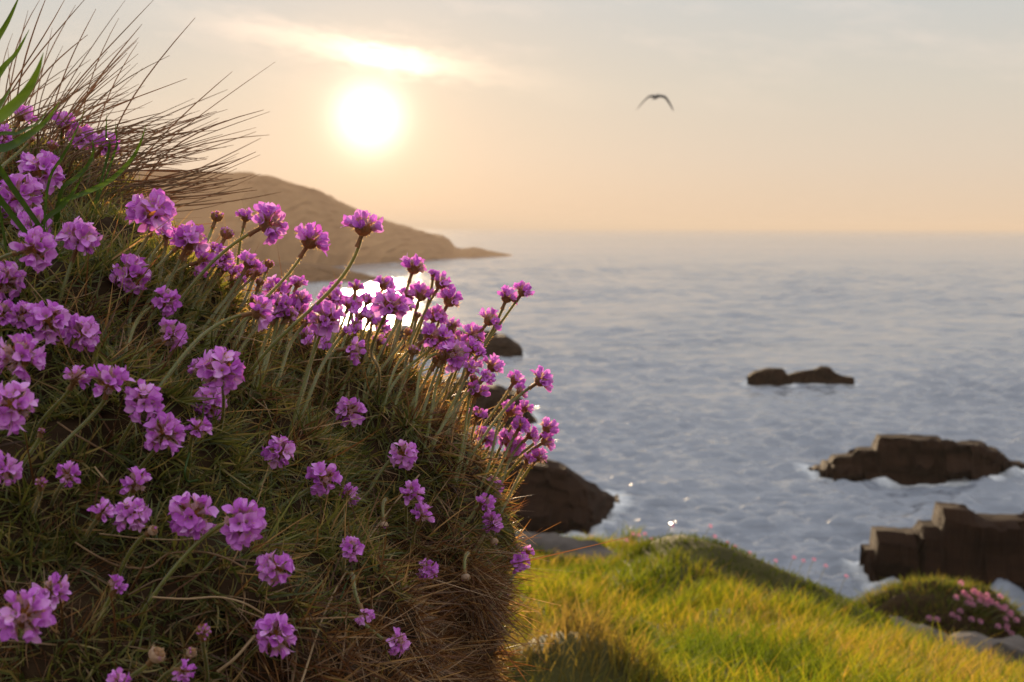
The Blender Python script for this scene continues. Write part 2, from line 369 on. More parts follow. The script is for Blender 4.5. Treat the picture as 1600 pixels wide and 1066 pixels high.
# ------------------------------------------------------------------ ground in front of the sea
def ground_z(x, y):
    x = np.asarray(x, float); y = np.asarray(y, float)
    yy = np.where(y > 2.5, y, 2.5 + .55 * (y - 2.5))
    yy = np.maximum(yy, .3)
    z = -.50 - .17 * yy
    z = z - .20 * sstep(1.0, 2.4, x) * sstep(4.6, 7, y) - .27 * np.clip(x - .75, 0, 3) * sstep(2.2, 3.6, y)
    g = lambda cx, cy, sx, sy, h: h * np.exp(-(((x - cx) / sx) ** 2 + ((y - cy) / sy) ** 2) ** 1.3)
    z = z + g(.78, 6.0, .36, .55, .165) + g(1.34, 6.1, .40, .5, .14) + g(.22, 7.8, .55, .6, .03) + g(.10, 2.85, .20, .26, .13)
    z = z + g(-.75, 4.6, .7, .8, .2)
    z = z + .022 * np.sin(x * 4.1 + y * 1.7) * np.sin(y * 3.3 - x * 1.2) + .012 * np.sin(x * 9.3 + 1) * np.sin(y * 7.1) + .034 * np.sin(x * 6.3 + 1.3 * np.sin(y * 2.1)) * np.sin(y * 4.7 + 1.1 * np.sin(x * 2.7))
    edge = 8.7 + .35 * np.sin(x * 1.3 + .5) + .2 * np.sin(x * 3.7) - .15 * np.maximum(np.abs(x) - 4, 0)
    z = z - 13.0 * sstep(0, 3.2, y - edge) ** 1.0
    return z + CAM_H
def build_ground():
    xs = np.concatenate([np.linspace(-30, -4, 27)[:-1], np.linspace(-4, 6, 201), np.linspace(6, 30, 25)[1:]])
    ys = np.concatenate([np.linspace(-25, 0, 26)[:-1], np.linspace(0, 13, 240)])
    Xg, Yg = np.meshgrid(xs, ys, indexing='ij')
    me = mesh_np('ground', np.stack([Xg, Yg, ground_z(Xg, Yg)], -1).reshape(-1, 3), grid_quads(len(xs), len(ys)), mats=[M['turf']])
    tag(obj('ground', me), None, kind='structure')
build_ground()

def build_meadow():
    n = 135000; r = np.random.default_rng(11)
    Yb = 1.0 + 8.0 * r.random(n) ** 1.2; Xb = -1.3 + (1.7 + .55 * Yb) * r.random(n)
    # tussocky clumps
    nc = 1500; k = r.integers(0, nc, n); m_ = r.random(n) < .45
    cy_ = Yb[:nc][k]; cx_ = Xb[:nc][k]
    Xb = np.where(m_, cx_ + r.normal(0, .035, n), Xb); Yb = np.where(m_, cy_ + r.normal(0, .035, n), Yb)
    base = np.stack([Xb, Yb, ground_z(Xb, Yb) - .004], -1)
    hum = np.exp(-(((Xb - .80) / .46) ** 2 + ((Yb - 6.05) / .62) ** 2) ** 1.3) + np.exp(-(((Xb - 1.32) / .44) ** 2 + ((Yb - 6.1) / .5) ** 2) ** 1.3) + .8 * np.exp(-(((Xb - .22) / .6) ** 2 + ((Yb - 7.8) / .6) ** 2))
    hum = np.clip(hum, 0, 1); dead = np.exp(-(((Xb - .10) / .2) ** 2 + ((Yb - 2.85) / .26) ** 2) ** 1.3)
    clump = r.random(nc)[k]
    ln = (.05 + .07 * r.random(n) + .06 * clump * m_) * (1 - .72 * hum) * (1 - .35 * dead)
    az_ = r.random(n) * 6.283; lean = .18 + .5 * r.random(n)
    dirh = np.stack([np.cos(az_), np.sin(az_), 0 * az_], -1) * lean[:, None] + np.array([.14, -.05, 0])
    up = np.array([0, 0, 1.0]); t = np.linspace(0, 1, 4)[None, :, None]
    C = base[:, None, :] + ln[:, None, None] * (up * (t - .22 * t ** 2) + dirh[:, None, :] * (t ** 1.8))
    a2 = r.random(n) * 3.14; S = np.stack([np.cos(a2), np.sin(a2), .2 * r.normal(size=n)], -1)
    wd = (.0010 + .0010 * r.random(n))[:, None] * np.array([1, .95, .65, .08])[None, :] * (1 + .35 * (Yb > 5))[:, None]
    pal = np.array([(.09, .13, .015), (.16, .19, .018), (.25, .21, .03), (.34, .23, .09), (.06, .095, .016)])
    patch = np.array([noise.noise(Vector((a_ * 2.2, b2 * 1.6, 3.3))) * 2.2 + noise.noise(Vector((a_ * 7, b2 * 5, 9.1))) * 1.3 for a_, b2 in zip(Xb, Yb)]) + .75 * sstep(.5, 1.4, Xb) * (1 - sstep(4.2, 5.5, Yb)) + r.normal(0, .6, n)
    idx = np.clip(np.floor(1.3 + patch * 1.1), 0, 3).astype(int); idx = np.where(r.random(n) < .12, 4, idx)
    col = pal[idx] * (.75 + .5 * r.random(n))[:, None]
    col = col * (1 - hum[:, None]) + hum[:, None] * np.array([.060, .080, .012]) * (.6 + .8 * r.random(n))[:, None]
    col = col * (1 - dead[:, None]) + dead[:, None] * np.array([.19, .135, .06]) * (.6 + .8 * r.random(n))[:, None]
    V, Q, c = ribbons(C, S, wd, col)
    tag(obj('meadow_grass', mesh_np('meadow_grass', V, Q, col=c, mats=[M['grass']])), 'sunlit yellow green grass covering the slope above the sea', 'grass', kind='stuff')
build_meadow()

def slab(label, pts, Yd, th, dep, seed):
    """flat grey ledge stone lying in the turf"""
    n = 40; pxs = np.linspace(pts[0][0], pts[-1][0], n); pys = np.interp(pxs, [p[0] for p in pts], [p[1] for p in pts])
    V = []
    for px, py in zip(pxs, pys):
        c = at(px, py, Yd)
        for (dy, dz) in ((.05, -th * 1.6), (0, -th), (-.012, -th * .55), (0, -.02), (.03, 0), (dep * .5, .015), (dep, 0), (dep + .03, -th * 1.6)):
            nz = fbm((c.x * 3 + seed, dy * 5, dz * 9), 1.0, 4)
            V.append((c.x, c.y + dy + .12 * nz, c.z + dz + .06 * nz))
    V = np.array(V); ctr = V.mean(0)
    me = mesh_np('rock_slab', V - ctr, grid_quads(n, 8), smooth=False, mats=[M['slab']])
    tag(obj('rock_slab', me, loc=ctr), label, 'rock')
slab('long grey stone ledge below the far pink flowered cushion', [(1400, 984), (1440, 992), (1500, 1005), (1560, 1013), (1640, 1026), (1760, 1038)], 6.9, .13, .22, 1)
slab('low grey stone ledge in the turf left of the grassy hummock', [(800, 852), (850, 860), (900, 868), (950, 876), (985, 888)], 7.0, .07, .25, 5)

# ------------------------------------------------------------------ thrift tussock: a lumpy cushion on a bank
def A(px, py, Yd): return np.array(at(px, py, Yd))
LOBES = [(A(478, 880, .98), (.137, .15, .150)), (A(90, 790, .86), (.14, .19, .165)), (A(-90, 620, 1.06), (.20, .20, .195)),
         (A(80, 1180, .78), (.21, .21, .20)), (A(430, 1150, .95), (.13, .16, .13)), (A(-350, 900, .95), (.3, .3, .3)), (A(330, 720, 1.02), (.11, .13, .095))]
def sdf(P):
    P = np.asarray(P, float); d = None
    for c, r in LOBES:
        r = np.array(r); q = (P - c) / r; k0 = np.linalg.norm(q, axis=-1) + 1e-9; k1 = np.linalg.norm(q / r, axis=-1) + 1e-9
        e = k0 * (k0 - 1) / k1
        if d is None: d = e
        else:
            h = np.clip(.5 + .5 * (d - e) / .05, 0, 1); d = d * (1 - h) + e * h - .05 * h * (1 - h)
    x, y, z = P[..., 0], P[..., 1], P[..., 2]
    d = d + .009 * np.sin(x * 47 + 1) * np.sin(y * 39 + z * 21) + .006 * np.sin(z * 61 + x * 33) * np.sin(y * 55) + .003 * np.sin(x * 120 + z * 90) * np.sin(y * 131 + 2)
    return d
def sgrad(P):
    P = np.asarray(P, float); e = 1e-3; g = np.stack([sdf(P + e * np.eye(3)[i]) - sdf(P - e * np.eye(3)[i]) for i in range(3)], -1)
    return g / (np.linalg.norm(g, axis=-1, keepdims=True) + 1e-9)
def snap(P, it=6):
    P = np.array(P, float)
    for _ in range(it): P = P - sgrad(P) * sdf(P)[..., None]
    return P
def hit(px, py):
    """distance along +Y where the pixel's line of sight meets the tussock, or None"""
    r = ray(px, py); ys_ = np.linspace(.35, 1.5, 460); P = np.array(CAM)[None, :] + np.array(r)[None, :] * (ys_ / r.y)[:, None]
    k = np.nonzero(sdf(P) < 0)[0]
    return float(ys_[k[0]]) if len(k) else None

tussock = empty('thrift_tussock', tuple(A(330, 1250, .95)))
tag(tussock, 'large shaggy thrift tussock of green and dead brown leaves filling the left foreground', 'tussock')
TO = np.array(tussock.location)
def build_tussock():
    nu, nv = 220, 150; c = A(160, 860, .95)
    u = np.linspace(0, 2 * np.pi, nu, endpoint=False); v = np.linspace(.02, np.pi - .02, nv)
    U, Vv = np.meshgrid(u, v, indexing='ij')
    Dd = np.stack([np.cos(U) * np.sin(Vv), np.sin(U) * np.sin(Vv), np.cos(Vv)], -1)
    lo = np.zeros(U.shape); hi = np.full(U.shape, np.nan)
    for t in np.linspace(.02, .9, 110):
        ins = sdf(c + Dd * t) < 0
        newout = (~ins) & np.isnan(hi); hi[newout] = t; lo = np.where(ins & np.isnan(hi), t, lo)
    hi = np.where(np.isnan(hi), .9, hi)
    for _ in range(14):
        mid = .5 * (lo + hi); ins = sdf(c + Dd * mid[..., None]) < 0; lo = np.where(ins, mid, lo); hi = np.where(ins, hi, mid)
    P = c + Dd * lo[..., None]
    me = mesh_np('cushion_core', (P - TO).reshape(-1, 3), grid_quads(nu, nv, True)[:, ::-1], mats=[M['soil']])
    obj('cushion_core', me, tussock)
    # rosettes of narrow leaves all over it
    r = np.random.default_rng(5); Q = grid_quads(nu, nv, True); Pf = P.reshape(-1, 3)
    a, b_, c_, d_ = (Pf[Q[:, i]] for i in range(4)); ar = np.linalg.norm(np.cross(c_ - a, d_ - b_), axis=1)
    ctr = (a + b_ + c_ + d_) / 4; nrm = sgrad(ctr); tocam = np.array(CAM) - ctr; tocam /= np.linalg.norm(tocam, axis=1)[:, None]
    px, py = project(ctr)
    w = ar * ((nrm * tocam).sum(1) > -.6) * np.where((px > -420) & (py < 1420), 1, .45) ; w /= w.sum()
    nr, nl = 9500, 17; k = r.choice(len(Q), nr, p=w); f = r.random((nr, 2))
    base = a[k] + (b_[k] - a[k]) * f[:, :1] + (d_[k] - a[k]) * f[:, 1:]
    n_ = sgrad(base); gx, gy = project(base)
    # living green above, dead brown patches more and more towards the lower right
    def pn(p, s): return np.array([noise.noise(Vector(q) * s) for q in p])
    pat = pn(base, 14.0) * .55 + pn(base, 45.0) * .35
    deadv = pat + .50 * sstep(780, 1000, gy) * sstep(350, 760, gx) + .25 * sstep(840, 1000, gy) + .16 * sstep(420, 700, gx) - .02
    up = np.array([0, 0, 1.0]); ax = n_ + up * .55 * (1 - .5 * sstep(850, 1000, gy))[:, None] + np.array([.25, 0, 0]); ax /= np.linalg.norm(ax, axis=1)[:, None]
    N = nr * nl; B = np.repeat(base, nl, 0); AX = np.repeat(ax, nl, 0); NN = np.repeat(n_, nl, 0); DV = np.repeat(deadv, nl) + r.normal(0, .22, N)
    rand = r.normal(size=(N, 3)); rand -= (rand * AX).sum(1)[:, None] * AX; rand /= np.linalg.norm(rand, axis=1)[:, None]
    sp = .25 + 1.5 * r.random(N) ** .8; d0 = AX + rand * sp[:, None]; d0 /= np.linalg.norm(d0, axis=1)[:, None]
    isdead = DV > .22
    ln = (.010 + .013 * r.random(N)) * np.where(isdead, .85, 1.0) * (1 - .3 * np.repeat(sstep(560, 740, gx), nl))
    grav = np.where(isdead, .30, .16) * (.5 + r.random(N)); curl = r.normal(size=(N, 3)) * np.where(isdead, .95, .30)[:, None]
    t = np.linspace(0, 1, 5)[None, :, None]
    C = (B - NN * .002)[:, None, :] + ln[:, None, None] * (d0[:, None, :] * t + (curl - up * grav[:, None])[:, None, :] * t ** 2)
    S = np.cross(d0, r.normal(size=(N, 3))); S /= np.linalg.norm(S, axis=1)[:, None]
    wd = (.00044 + .00026 * r.random(N))[:, None] * np.array([.8, 1, .9, .65, .12])[None, :] * np.where(isdead, .85, 1)[:, None]
    gpal = np.array([(.125, .14, .034), (.18, .185, .046), (.08, .10, .025), (.30, .24, .09)]); bpal = np.array([(.21, .11, .048), (.095, .042, .018), (.38, .25, .14), (.135, .058, .026)])
    kk = r.integers(0, 4, N); col = np.where(isdead[:, None], bpal[kk], gpal[kk]) * (.7 + .6 * r.random(N))[:, None]
    for nm, sel, lab in (('green_leaves', ~isdead, 'short narrow green cushion leaves'), ('dead_leaves', isdead, 'curled brown dead leaves')):
        V, Qd, cc = ribbons(C[sel] - TO, S[sel], wd[sel], col[sel])
        o = obj(nm, mesh_np(nm, V, Qd, col=cc, mats=[M['leaf']]), tussock); o['kind'] = 'stuff'
    # hanging roots and shaggy dead thatch at the overhanging right end
    n2 = 2600; g2 = r.random(n2); pxr = 560 + 270 * g2 ** .6; pyr = 850 + 260 * r.random(n2)
    pts = []
    for x_, y_ in zip(pxr, pyr):
        pts.append(A(x_, y_, .86))
    pts = snap(np.array(pts)); n3 = sgrad(pts)
    d0 = n3 * .7 + r.normal(size=(n2, 3)) * .65 + np.array([.15, 0, -.15]); ln = .008 + .014 * r.random(n2)
    C = pts[:, None, :] + ln[:, None, None] * (d0[:, None, :] * t + (r.normal(size=(n2, 3)) * .9 + np.array([0, 0, -.3]))[:, None, :] * t ** 2)
    S = np.cross(d0, r.normal(size=(n2, 3))); S /= np.linalg.norm(S, axis=1)[:, None]
    wd = (.00022 + .0002 * r.random(n2))[:, None] * np.array([1, 1, .9, .7, .3])[None, :]
    col = bpal[r.integers(0, 4, n2)] * (.5 + .8 * r.random(n2))[:, None]
    V, Qd, cc = ribbons(C - TO, S, wd, col)
    o = obj('dead_thatch', mesh_np('dead_thatch', V, Qd, col=cc, mats=[M['leaf']]), tussock); o['kind'] = 'stuff'
build_tussock()
def part_tube(name, C, R, parent, mat, sides=5, origin=None, flat=1.0):
    og = np.array(parent.location) if origin is None else origin
    V, Q = tube(np.asarray(C) - og, R, sides, flat)
    return obj(name, mesh_np(name, V, Q, mats=[M[mat]]), parent)
def front(px, py, gap=.012):
    h = hit(px, py); return A(px, py, (h if h else .9) - gap)
STRAWS = [([(655, 742), (600, 808), (520, 930), (468, 1075)], .0006, 'straw'), ([(118, 848), (150, 868), (185, 884), (232, 887), (262, 866), (312, 862), (352, 872), (384, 888)], .0005, 'dry'),
          ([(155, 834), (230, 842), (300, 842), (346, 826)], .0004, 'straw'), ([(238, 933), (290, 936), (340, 933), (380, 942), (412, 960)], .0005, 'straw'),
          ([(340, 1050), (368, 1028), (398, 994)], .0008, 'straw'), ([(298, 700), (289, 735), (293, 752), (310, 750)], .0006, 'green'),
          ([(148, 730), (160, 745), (168, 754)], .0005, 'straw'), ([(420, 930), (470, 915), (520, 940)], .0004, 'dry'), ([(545, 900), (530, 950), (545, 985)], .0005, 'green'),
          ([(720, 1000), (735, 950), (737, 1015)], .0004, 'straw'), ([(90, 660), (120, 680), (175, 712)], .0005, 'dry'), ([(200, 930), (250, 905), (310, 900)], .0004, 'dry')]
for pts, rad, mt in STRAWS:
    part_tube('dead_stem' if mt != 'green' else 'curled_leaf', spline([front(x, y, .016 + .006 * (i % 2)) for i, (x, y) in enumerate(pts)], 22), rad, tussock, mt, 5)

def build_bank():
    """earth bank that carries the tussock, falling to the ground behind it"""
    nu, nv = 90, 40; V = []
    for i in range(nu):
        a = 2 * math.pi * i / nu
        for j in range(nv):
            v = j / (nv - 1); z = -1.35 + 1.12 * min(1, v / .8); k = 1.0 + .22 * (1 - v) if v < .8 else max(.01, (1 - v) / .2) ** .5
            ca, sa = math.cos(a), math.sin(a); rx = .52 * abs(ca) ** .9 * (1 if ca > 0 else -1); ry = .62 * abs(sa) ** .9 * (1 if sa > 0 else -1)
            nz = fbm((ca * 2, sa * 2, z * 4), 1.2, 4) * .06
            V.append((-.67 + (rx + nz * ca) * k, 1.32 + (ry + nz * sa) * k, CAM_H + z + .03 * nz))
    me = mesh_np('earth_bank', V, grid_quads(nu, nv, True), mats=[M['soil']])
    tag(obj('earth_bank', me), None, kind='structure')
    Vn = np.array(V).reshape(nu, nv, 3); r = np.random.default_rng(15); n = 15000
    a = r.integers(0, nu, n); j = r.integers(4, nv - 2, n); f = r.random((n, 2)); P0 = Vn[a, j]; P1 = Vn[(a + 1) % nu, j]; P2 = Vn[a, j + 1]; B = P0 + (P1 - P0) * f[:, :1] + (P2 - P0) * f[:, 1:]
    nd = np.cross(P1 - P0, P2 - P0); nd /= np.linalg.norm(nd, axis=1)[:, None] + 1e-9
    d = nd * .7 + r.normal(size=(n, 3)) * .4 + np.array([.1, 0, .6]); t = np.linspace(0, 1, 4)[None, :, None]; ln = .02 + .04 * r.random(n)
    C = (B - nd * .003)[:, None, :] + ln[:, None, None] * (d[:, None, :] * t - np.array([0, 0, .7]) * t ** 2); S = np.cross(d, r.normal(size=(n, 3))); S /= np.linalg.norm(S, axis=1)[:, None]
    wd = (.0007 + .0006 * r.random(n))[:, None] * np.array([1, .9, .65, .1]); col = np.array([(.12, .14, .035), (.16, .17, .04), (.22, .13, .06), (.09, .11, .03)])[r.integers(0, 4, n)]
    Vv, Q, cc = ribbons(C, S, wd, col)
    tag(obj('bank_grass', mesh_np('bank_grass', Vv, Q, col=cc, mats=[M['grass']])), 'short rough turf on the bank under the tussock', 'grass', kind='stuff')
build_bank()

# ------------------------------------------------------------------ flower heads
PT = (0, .25, .5, .72, .87, .96, 1.0); PW = (.30, .55, .90, 1.0, .88, .62, .30)
def petal(L, Wd, out, cup, nu=7, nv=4):
    """one rounded spoon-shaped petal growing up +Z and leaning out along +X"""
    P = np.zeros((nu, nv, 3))
    for i in range(nu):
        t = PT[i] if nu == 7 else i / (nu - 1); w = Wd * np.interp(t, PT, PW)
        for j in range(nv):
            s_ = (j / (nv - 1)) * 2 - 1
            P[i, j] = (out * t ** 1.3 * L - cup * (s_ ** 2) * w * .5 * (.5 + .6 * t), s_ * w * .5, L * (t - .20 * out * t ** 3) - .05 * L * (s_ ** 2) * t)
    return P.reshape(-1, 3), grid_quads(nu, nv)
def hairs(P, N, ln, wd, r):
    """fine straight hairs: roots P, directions N"""
    V, Q = [], []
    for k, (p, n) in enumerate(zip(P, N)):
        d = n + r.normal(size=3) * .35; sd = np.cross(d, r.normal(size=3)); sd /= np.linalg.norm(sd) + 1e-9; e = p + d * ln * r.uniform(.6, 1.3)
        V += [p - sd * wd, p + sd * wd, e + sd * wd * .5, e - sd * wd * .5]; Q.append((4 * k, 4 * k + 1, 4 * k + 2, 4 * k + 3))
    return np.array(V), np.array(Q)
def join_np(name, parts, mats, smooth=True):
    """one mesh of several (V, Q, material index) pieces"""
    V, Q, mi, n0 = [], [], [], 0
    for v, q, k in parts: V.append(v); Q.append(np.asarray(q) + n0); mi += [k] * len(q); n0 += len(v)
    me = mesh_np(name, np.vstack(V), np.vstack(Q), mats=[M[m] for m in mats]); me.polygons.foreach_set('material_index', np.array(mi, np.int32)); return me
def floret_mesh(name, out, L=.64, Wd=.54, np_=4, jitter=.2, seed=0, mats=('petal', 'calyx')):
    r = random.Random(seed); V, Q, mi = [], [], []
    n0 = 0
    for k in range(np_):
        p, q = petal(L * (1 + r.uniform(-jitter, jitter)), Wd * (1 + r.uniform(-jitter, jitter)), out + r.uniform(-.38, .38), .55)
        a = 2 * math.pi * k / np_ + r.uniform(-.45, .45); c, s_ = math.cos(a), math.sin(a)
        p = p + np.array([.10, 0, .34]); R = np.array([[c, s_, 0], [-s_, c, 0], [0, 0, 1]]); p = p @ R
        V.append(p); Q.append(q + n0); n0 += len(p); mi += [0] * len(q)
    # papery funnel of the calyx
    sd = 10; prof = [(.05, 0), (.10, .22), (.17, .42), (.25, .60)]; ring = []
    for (rr, z) in prof:
        for k in range(sd):
            a = 2 * math.pi * k / sd; top = z > .55; rr2 = rr * (1.0 if not top or k % 2 == 0 else .8); z2 = z - (.10 if top and k % 2 else 0)
            ring.append((rr2 * math.cos(a), rr2 * math.sin(a), z2))
    q = []
    for i in range(len(prof) - 1):
        for k in range(sd): q.append((i * sd + k, i * sd + (k + 1) % sd, (i + 1) * sd + (k + 1) % sd, (i + 1) * sd + k))
    V.append(np.array(ring)); Q.append(np.array(q) + n0); mi += [1] * len(q); n0 += len(ring)
    rh = np.random.default_rng(seed + 90); hp = np.array(ring)[rh.integers(sd, 4 * sd, 26)]; hn = hp * np.array([1, 1, .2]) / (np.linalg.norm(hp[:, :2], axis=1)[:, None] + 1e-6) * .8 + np.array([0, 0, .7])
    hv, hq = hairs(hp, hn, .16, .010, rh); V.append(hv); Q.append(hq + n0); mi += [2] * len(hq)
    me = mesh_np(name, np.vstack(V), np.vstack(Q), mats=[M[m] for m in mats] + [M['fuzz']]); me.polygons.foreach_set('material_index', np.array(mi, np.int32)); return me
FL_OPEN = [floret_mesh('floret_open', o, seed=i) for i, o in enumerate((.62, .8, .45, .7))]
FL_HALF = [floret_mesh('floret_half', o, L=.76, Wd=.46, seed=10 + i) for i, o in enumerate((.24, .38, .5))]
FL_BUD = [floret_mesh('floret_bud', .03, L=.42, Wd=.24, np_=4, seed=20 + i) for i in range(2)]
FL_DRY = [floret_mesh('floret_dry', .18, L=.34, Wd=.26, seed=30 + i, mats=('papery', 'papery')) for i in range(2)]
FL_CAL = [floret_mesh('floret_calyx', .05, L=.26, Wd=.18, np_=3, seed=40 + i, mats=('calyx', 'calyx')) for i in range(2)]
def floret_split(me):
    """the same floret as a calyx and single petals"""
    nq = grid_quads(7, 4).shape[0]; co = np.empty(len(me.vertices) * 3, np.float32); me.vertices.foreach_get('co', co); co = co.reshape(-1, 3)
    q = np.empty(len(me.polygons) * 4, np.int32); me.polygons.foreach_get('vertices', q) if False else me.loops.foreach_get('vertex_index', q); q = q.reshape(-1, 4)
    mi = np.empty(len(me.polygons), np.int32); me.polygons.foreach_get('material_index', mi); npet = int((mi == 0).sum()) // nq
    pets = [mesh_np('petal', co[k * 28:(k + 1) * 28], q[k * nq:(k + 1) * nq] - k * 28, mats=[me.materials[0]]) for k in range(npet)]
    rest = mi > 0; n0 = npet * 28; cal = mesh_np('calyx', co[n0:], q[rest] - n0, mats=[me.materials[1], me.materials[2]]); cal.polygons.foreach_set('material_index', mi[rest] - 1)
    return cal, pets
SPLIT = {m.name: floret_split(m) for m in FL_OPEN + FL_HALF}
def cup_mesh(name, mat, rmax=.235, h=.33, seed=0):
    """cup of overlapping bracts under the head"""
    V, Q = [], []; n0 = 0; r = random.Random(seed)
    prof = [(.06, 0), (rmax * .55, .025), (rmax * .84, .085), (rmax, .18), (rmax * .98, h * .8), (rmax * .80, h * .95)]; sd = 18
    for i, (rr, z) in enumerate(prof):
        for k in range(sd):
            a = 2 * math.pi * k / sd; w = 1 + .05 * math.cos(a * 6 + i * 1.6); V.append((rr * w * math.cos(a), rr * w * math.sin(a), z))
    for i in range(len(prof) - 1):
        for k in range(sd): Q.append((i * sd + k, i * sd + (k + 1) % sd, (i + 1) * sd + (k + 1) % sd, (i + 1) * sd + k))
    n0 = len(V)
    for k in range(11):         # loose pointed bract tips
        a = 2 * math.pi * k / 11 + r.uniform(-.15, .15); zb = r.choice((.08, .16)); c, s_ = math.cos(a), math.sin(a)
        rb = rmax * (.84 if zb < .1 else .95); w = .07
        for (dz, dr, ww) in ((0, .012, w), (.12, .045, w * .95), (.21, .05, w * .55), (.27, .04, w * .1)):
            for sg in (-1, 1): V.append(((rb + dr) * c - sg * ww * s_, (rb + dr) * s_ + sg * ww * c, zb + dz))
        for i in range(3): Q.append((n0 + 2 * i, n0 + 2 * i + 1, n0 + 2 * i + 3, n0 + 2 * i + 2))
        n0 += 8
    rh = np.random.default_rng(seed); Vn = np.array(V); hp = Vn[rh.integers(sd, 5 * sd, 90)]; hn = hp - np.array([0, 0, .15]); hn /= np.linalg.norm(hn, axis=1)[:, None]
    hv, hq = hairs(hp, hn, .05, .0035, rh)
    return join_np(name, [(Vn, np.array(Q), 0), (hv, hq, 1)], [mat, 'fuzz'])
CUP = [cup_mesh('bract_cup', 'bract', seed=i) for i in range(2)]; CUPW = cup_mesh('papery_cup', 'papery', .30, .42, 3)

def place_head(root, hb, axis, dia, kind, rnd, petals=False):
    """bract cup and florets; every floret is an object of its own"""
    og = Vector(root.location); z = axis.normalized(); x = z.orthogonal().normalized(); y = z.cross(x)
    Rm = Matrix((x, y, z)).transposed() @ Matrix.Rotation(rnd.random() * 6.28, 3, 'Z')
    def put(name, me, loc, rot, sc):
        pets = ()
        if petals and me.name in SPLIT: me, pets = SPLIT[me.name]
        o = bpy.data.objects.new(name, me); o.matrix_basis = Matrix.Translation(loc - og) @ rot.to_4x4() @ Matrix.Scale(sc, 4); link(o, root)
        for pm in pets: link(bpy.data.objects.new('petal', pm), o)
    put('bract_cup', CUPW if kind == 'w' else CUP[rnd.randrange(2)], hb, Rm, dia * (1.12 if kind in 'bw' else 1.0))
    n, spread, base, fl, ex = {'o': (17, 104, .15, .42, FL_CAL), 'h': (11, 80, .14, .46, FL_CAL), 'b': (11, 75, .13, .32, FL_CAL), 'w': (8, 50, .15, .36, FL_DRY)}[kind]
    ctr = hb + z * dia * (.24 if kind == 'o' else .18)
    for i in range(n):
        t = (i + .5) / n; ph = math.radians(spread) * math.sqrt(t); aa = i * 2.39996 + rnd.uniform(-.25, .25); ph += rnd.uniform(-.10, .10)
        d = Rm @ Vector((math.sin(ph) * math.cos(aa), math.sin(ph) * math.sin(aa), math.cos(ph)))
        rot = d.to_track_quat('Z', 'Y').to_matrix() @ Matrix.Rotation(rnd.random() * 6.28, 3, 'Z')
        if kind == 'o': me = rnd.choice(FL_OPEN) if rnd.random() < .66 else rnd.choice(FL_CAL + FL_HALF)
        elif kind == 'h': me = rnd.choice(FL_HALF) if rnd.random() < .85 else rnd.choice(FL_CAL)
        elif kind == 'b': me = rnd.choice(FL_BUD) if rnd.random() < .7 else rnd.choice(FL_CAL)
        else: me = rnd.choice(FL_DRY) if rnd.random() < .8 else FL_BUD[0]
        put('floret', me, ctr + d * dia * base, rot, dia * fl * rnd.uniform(.88, 1.12))
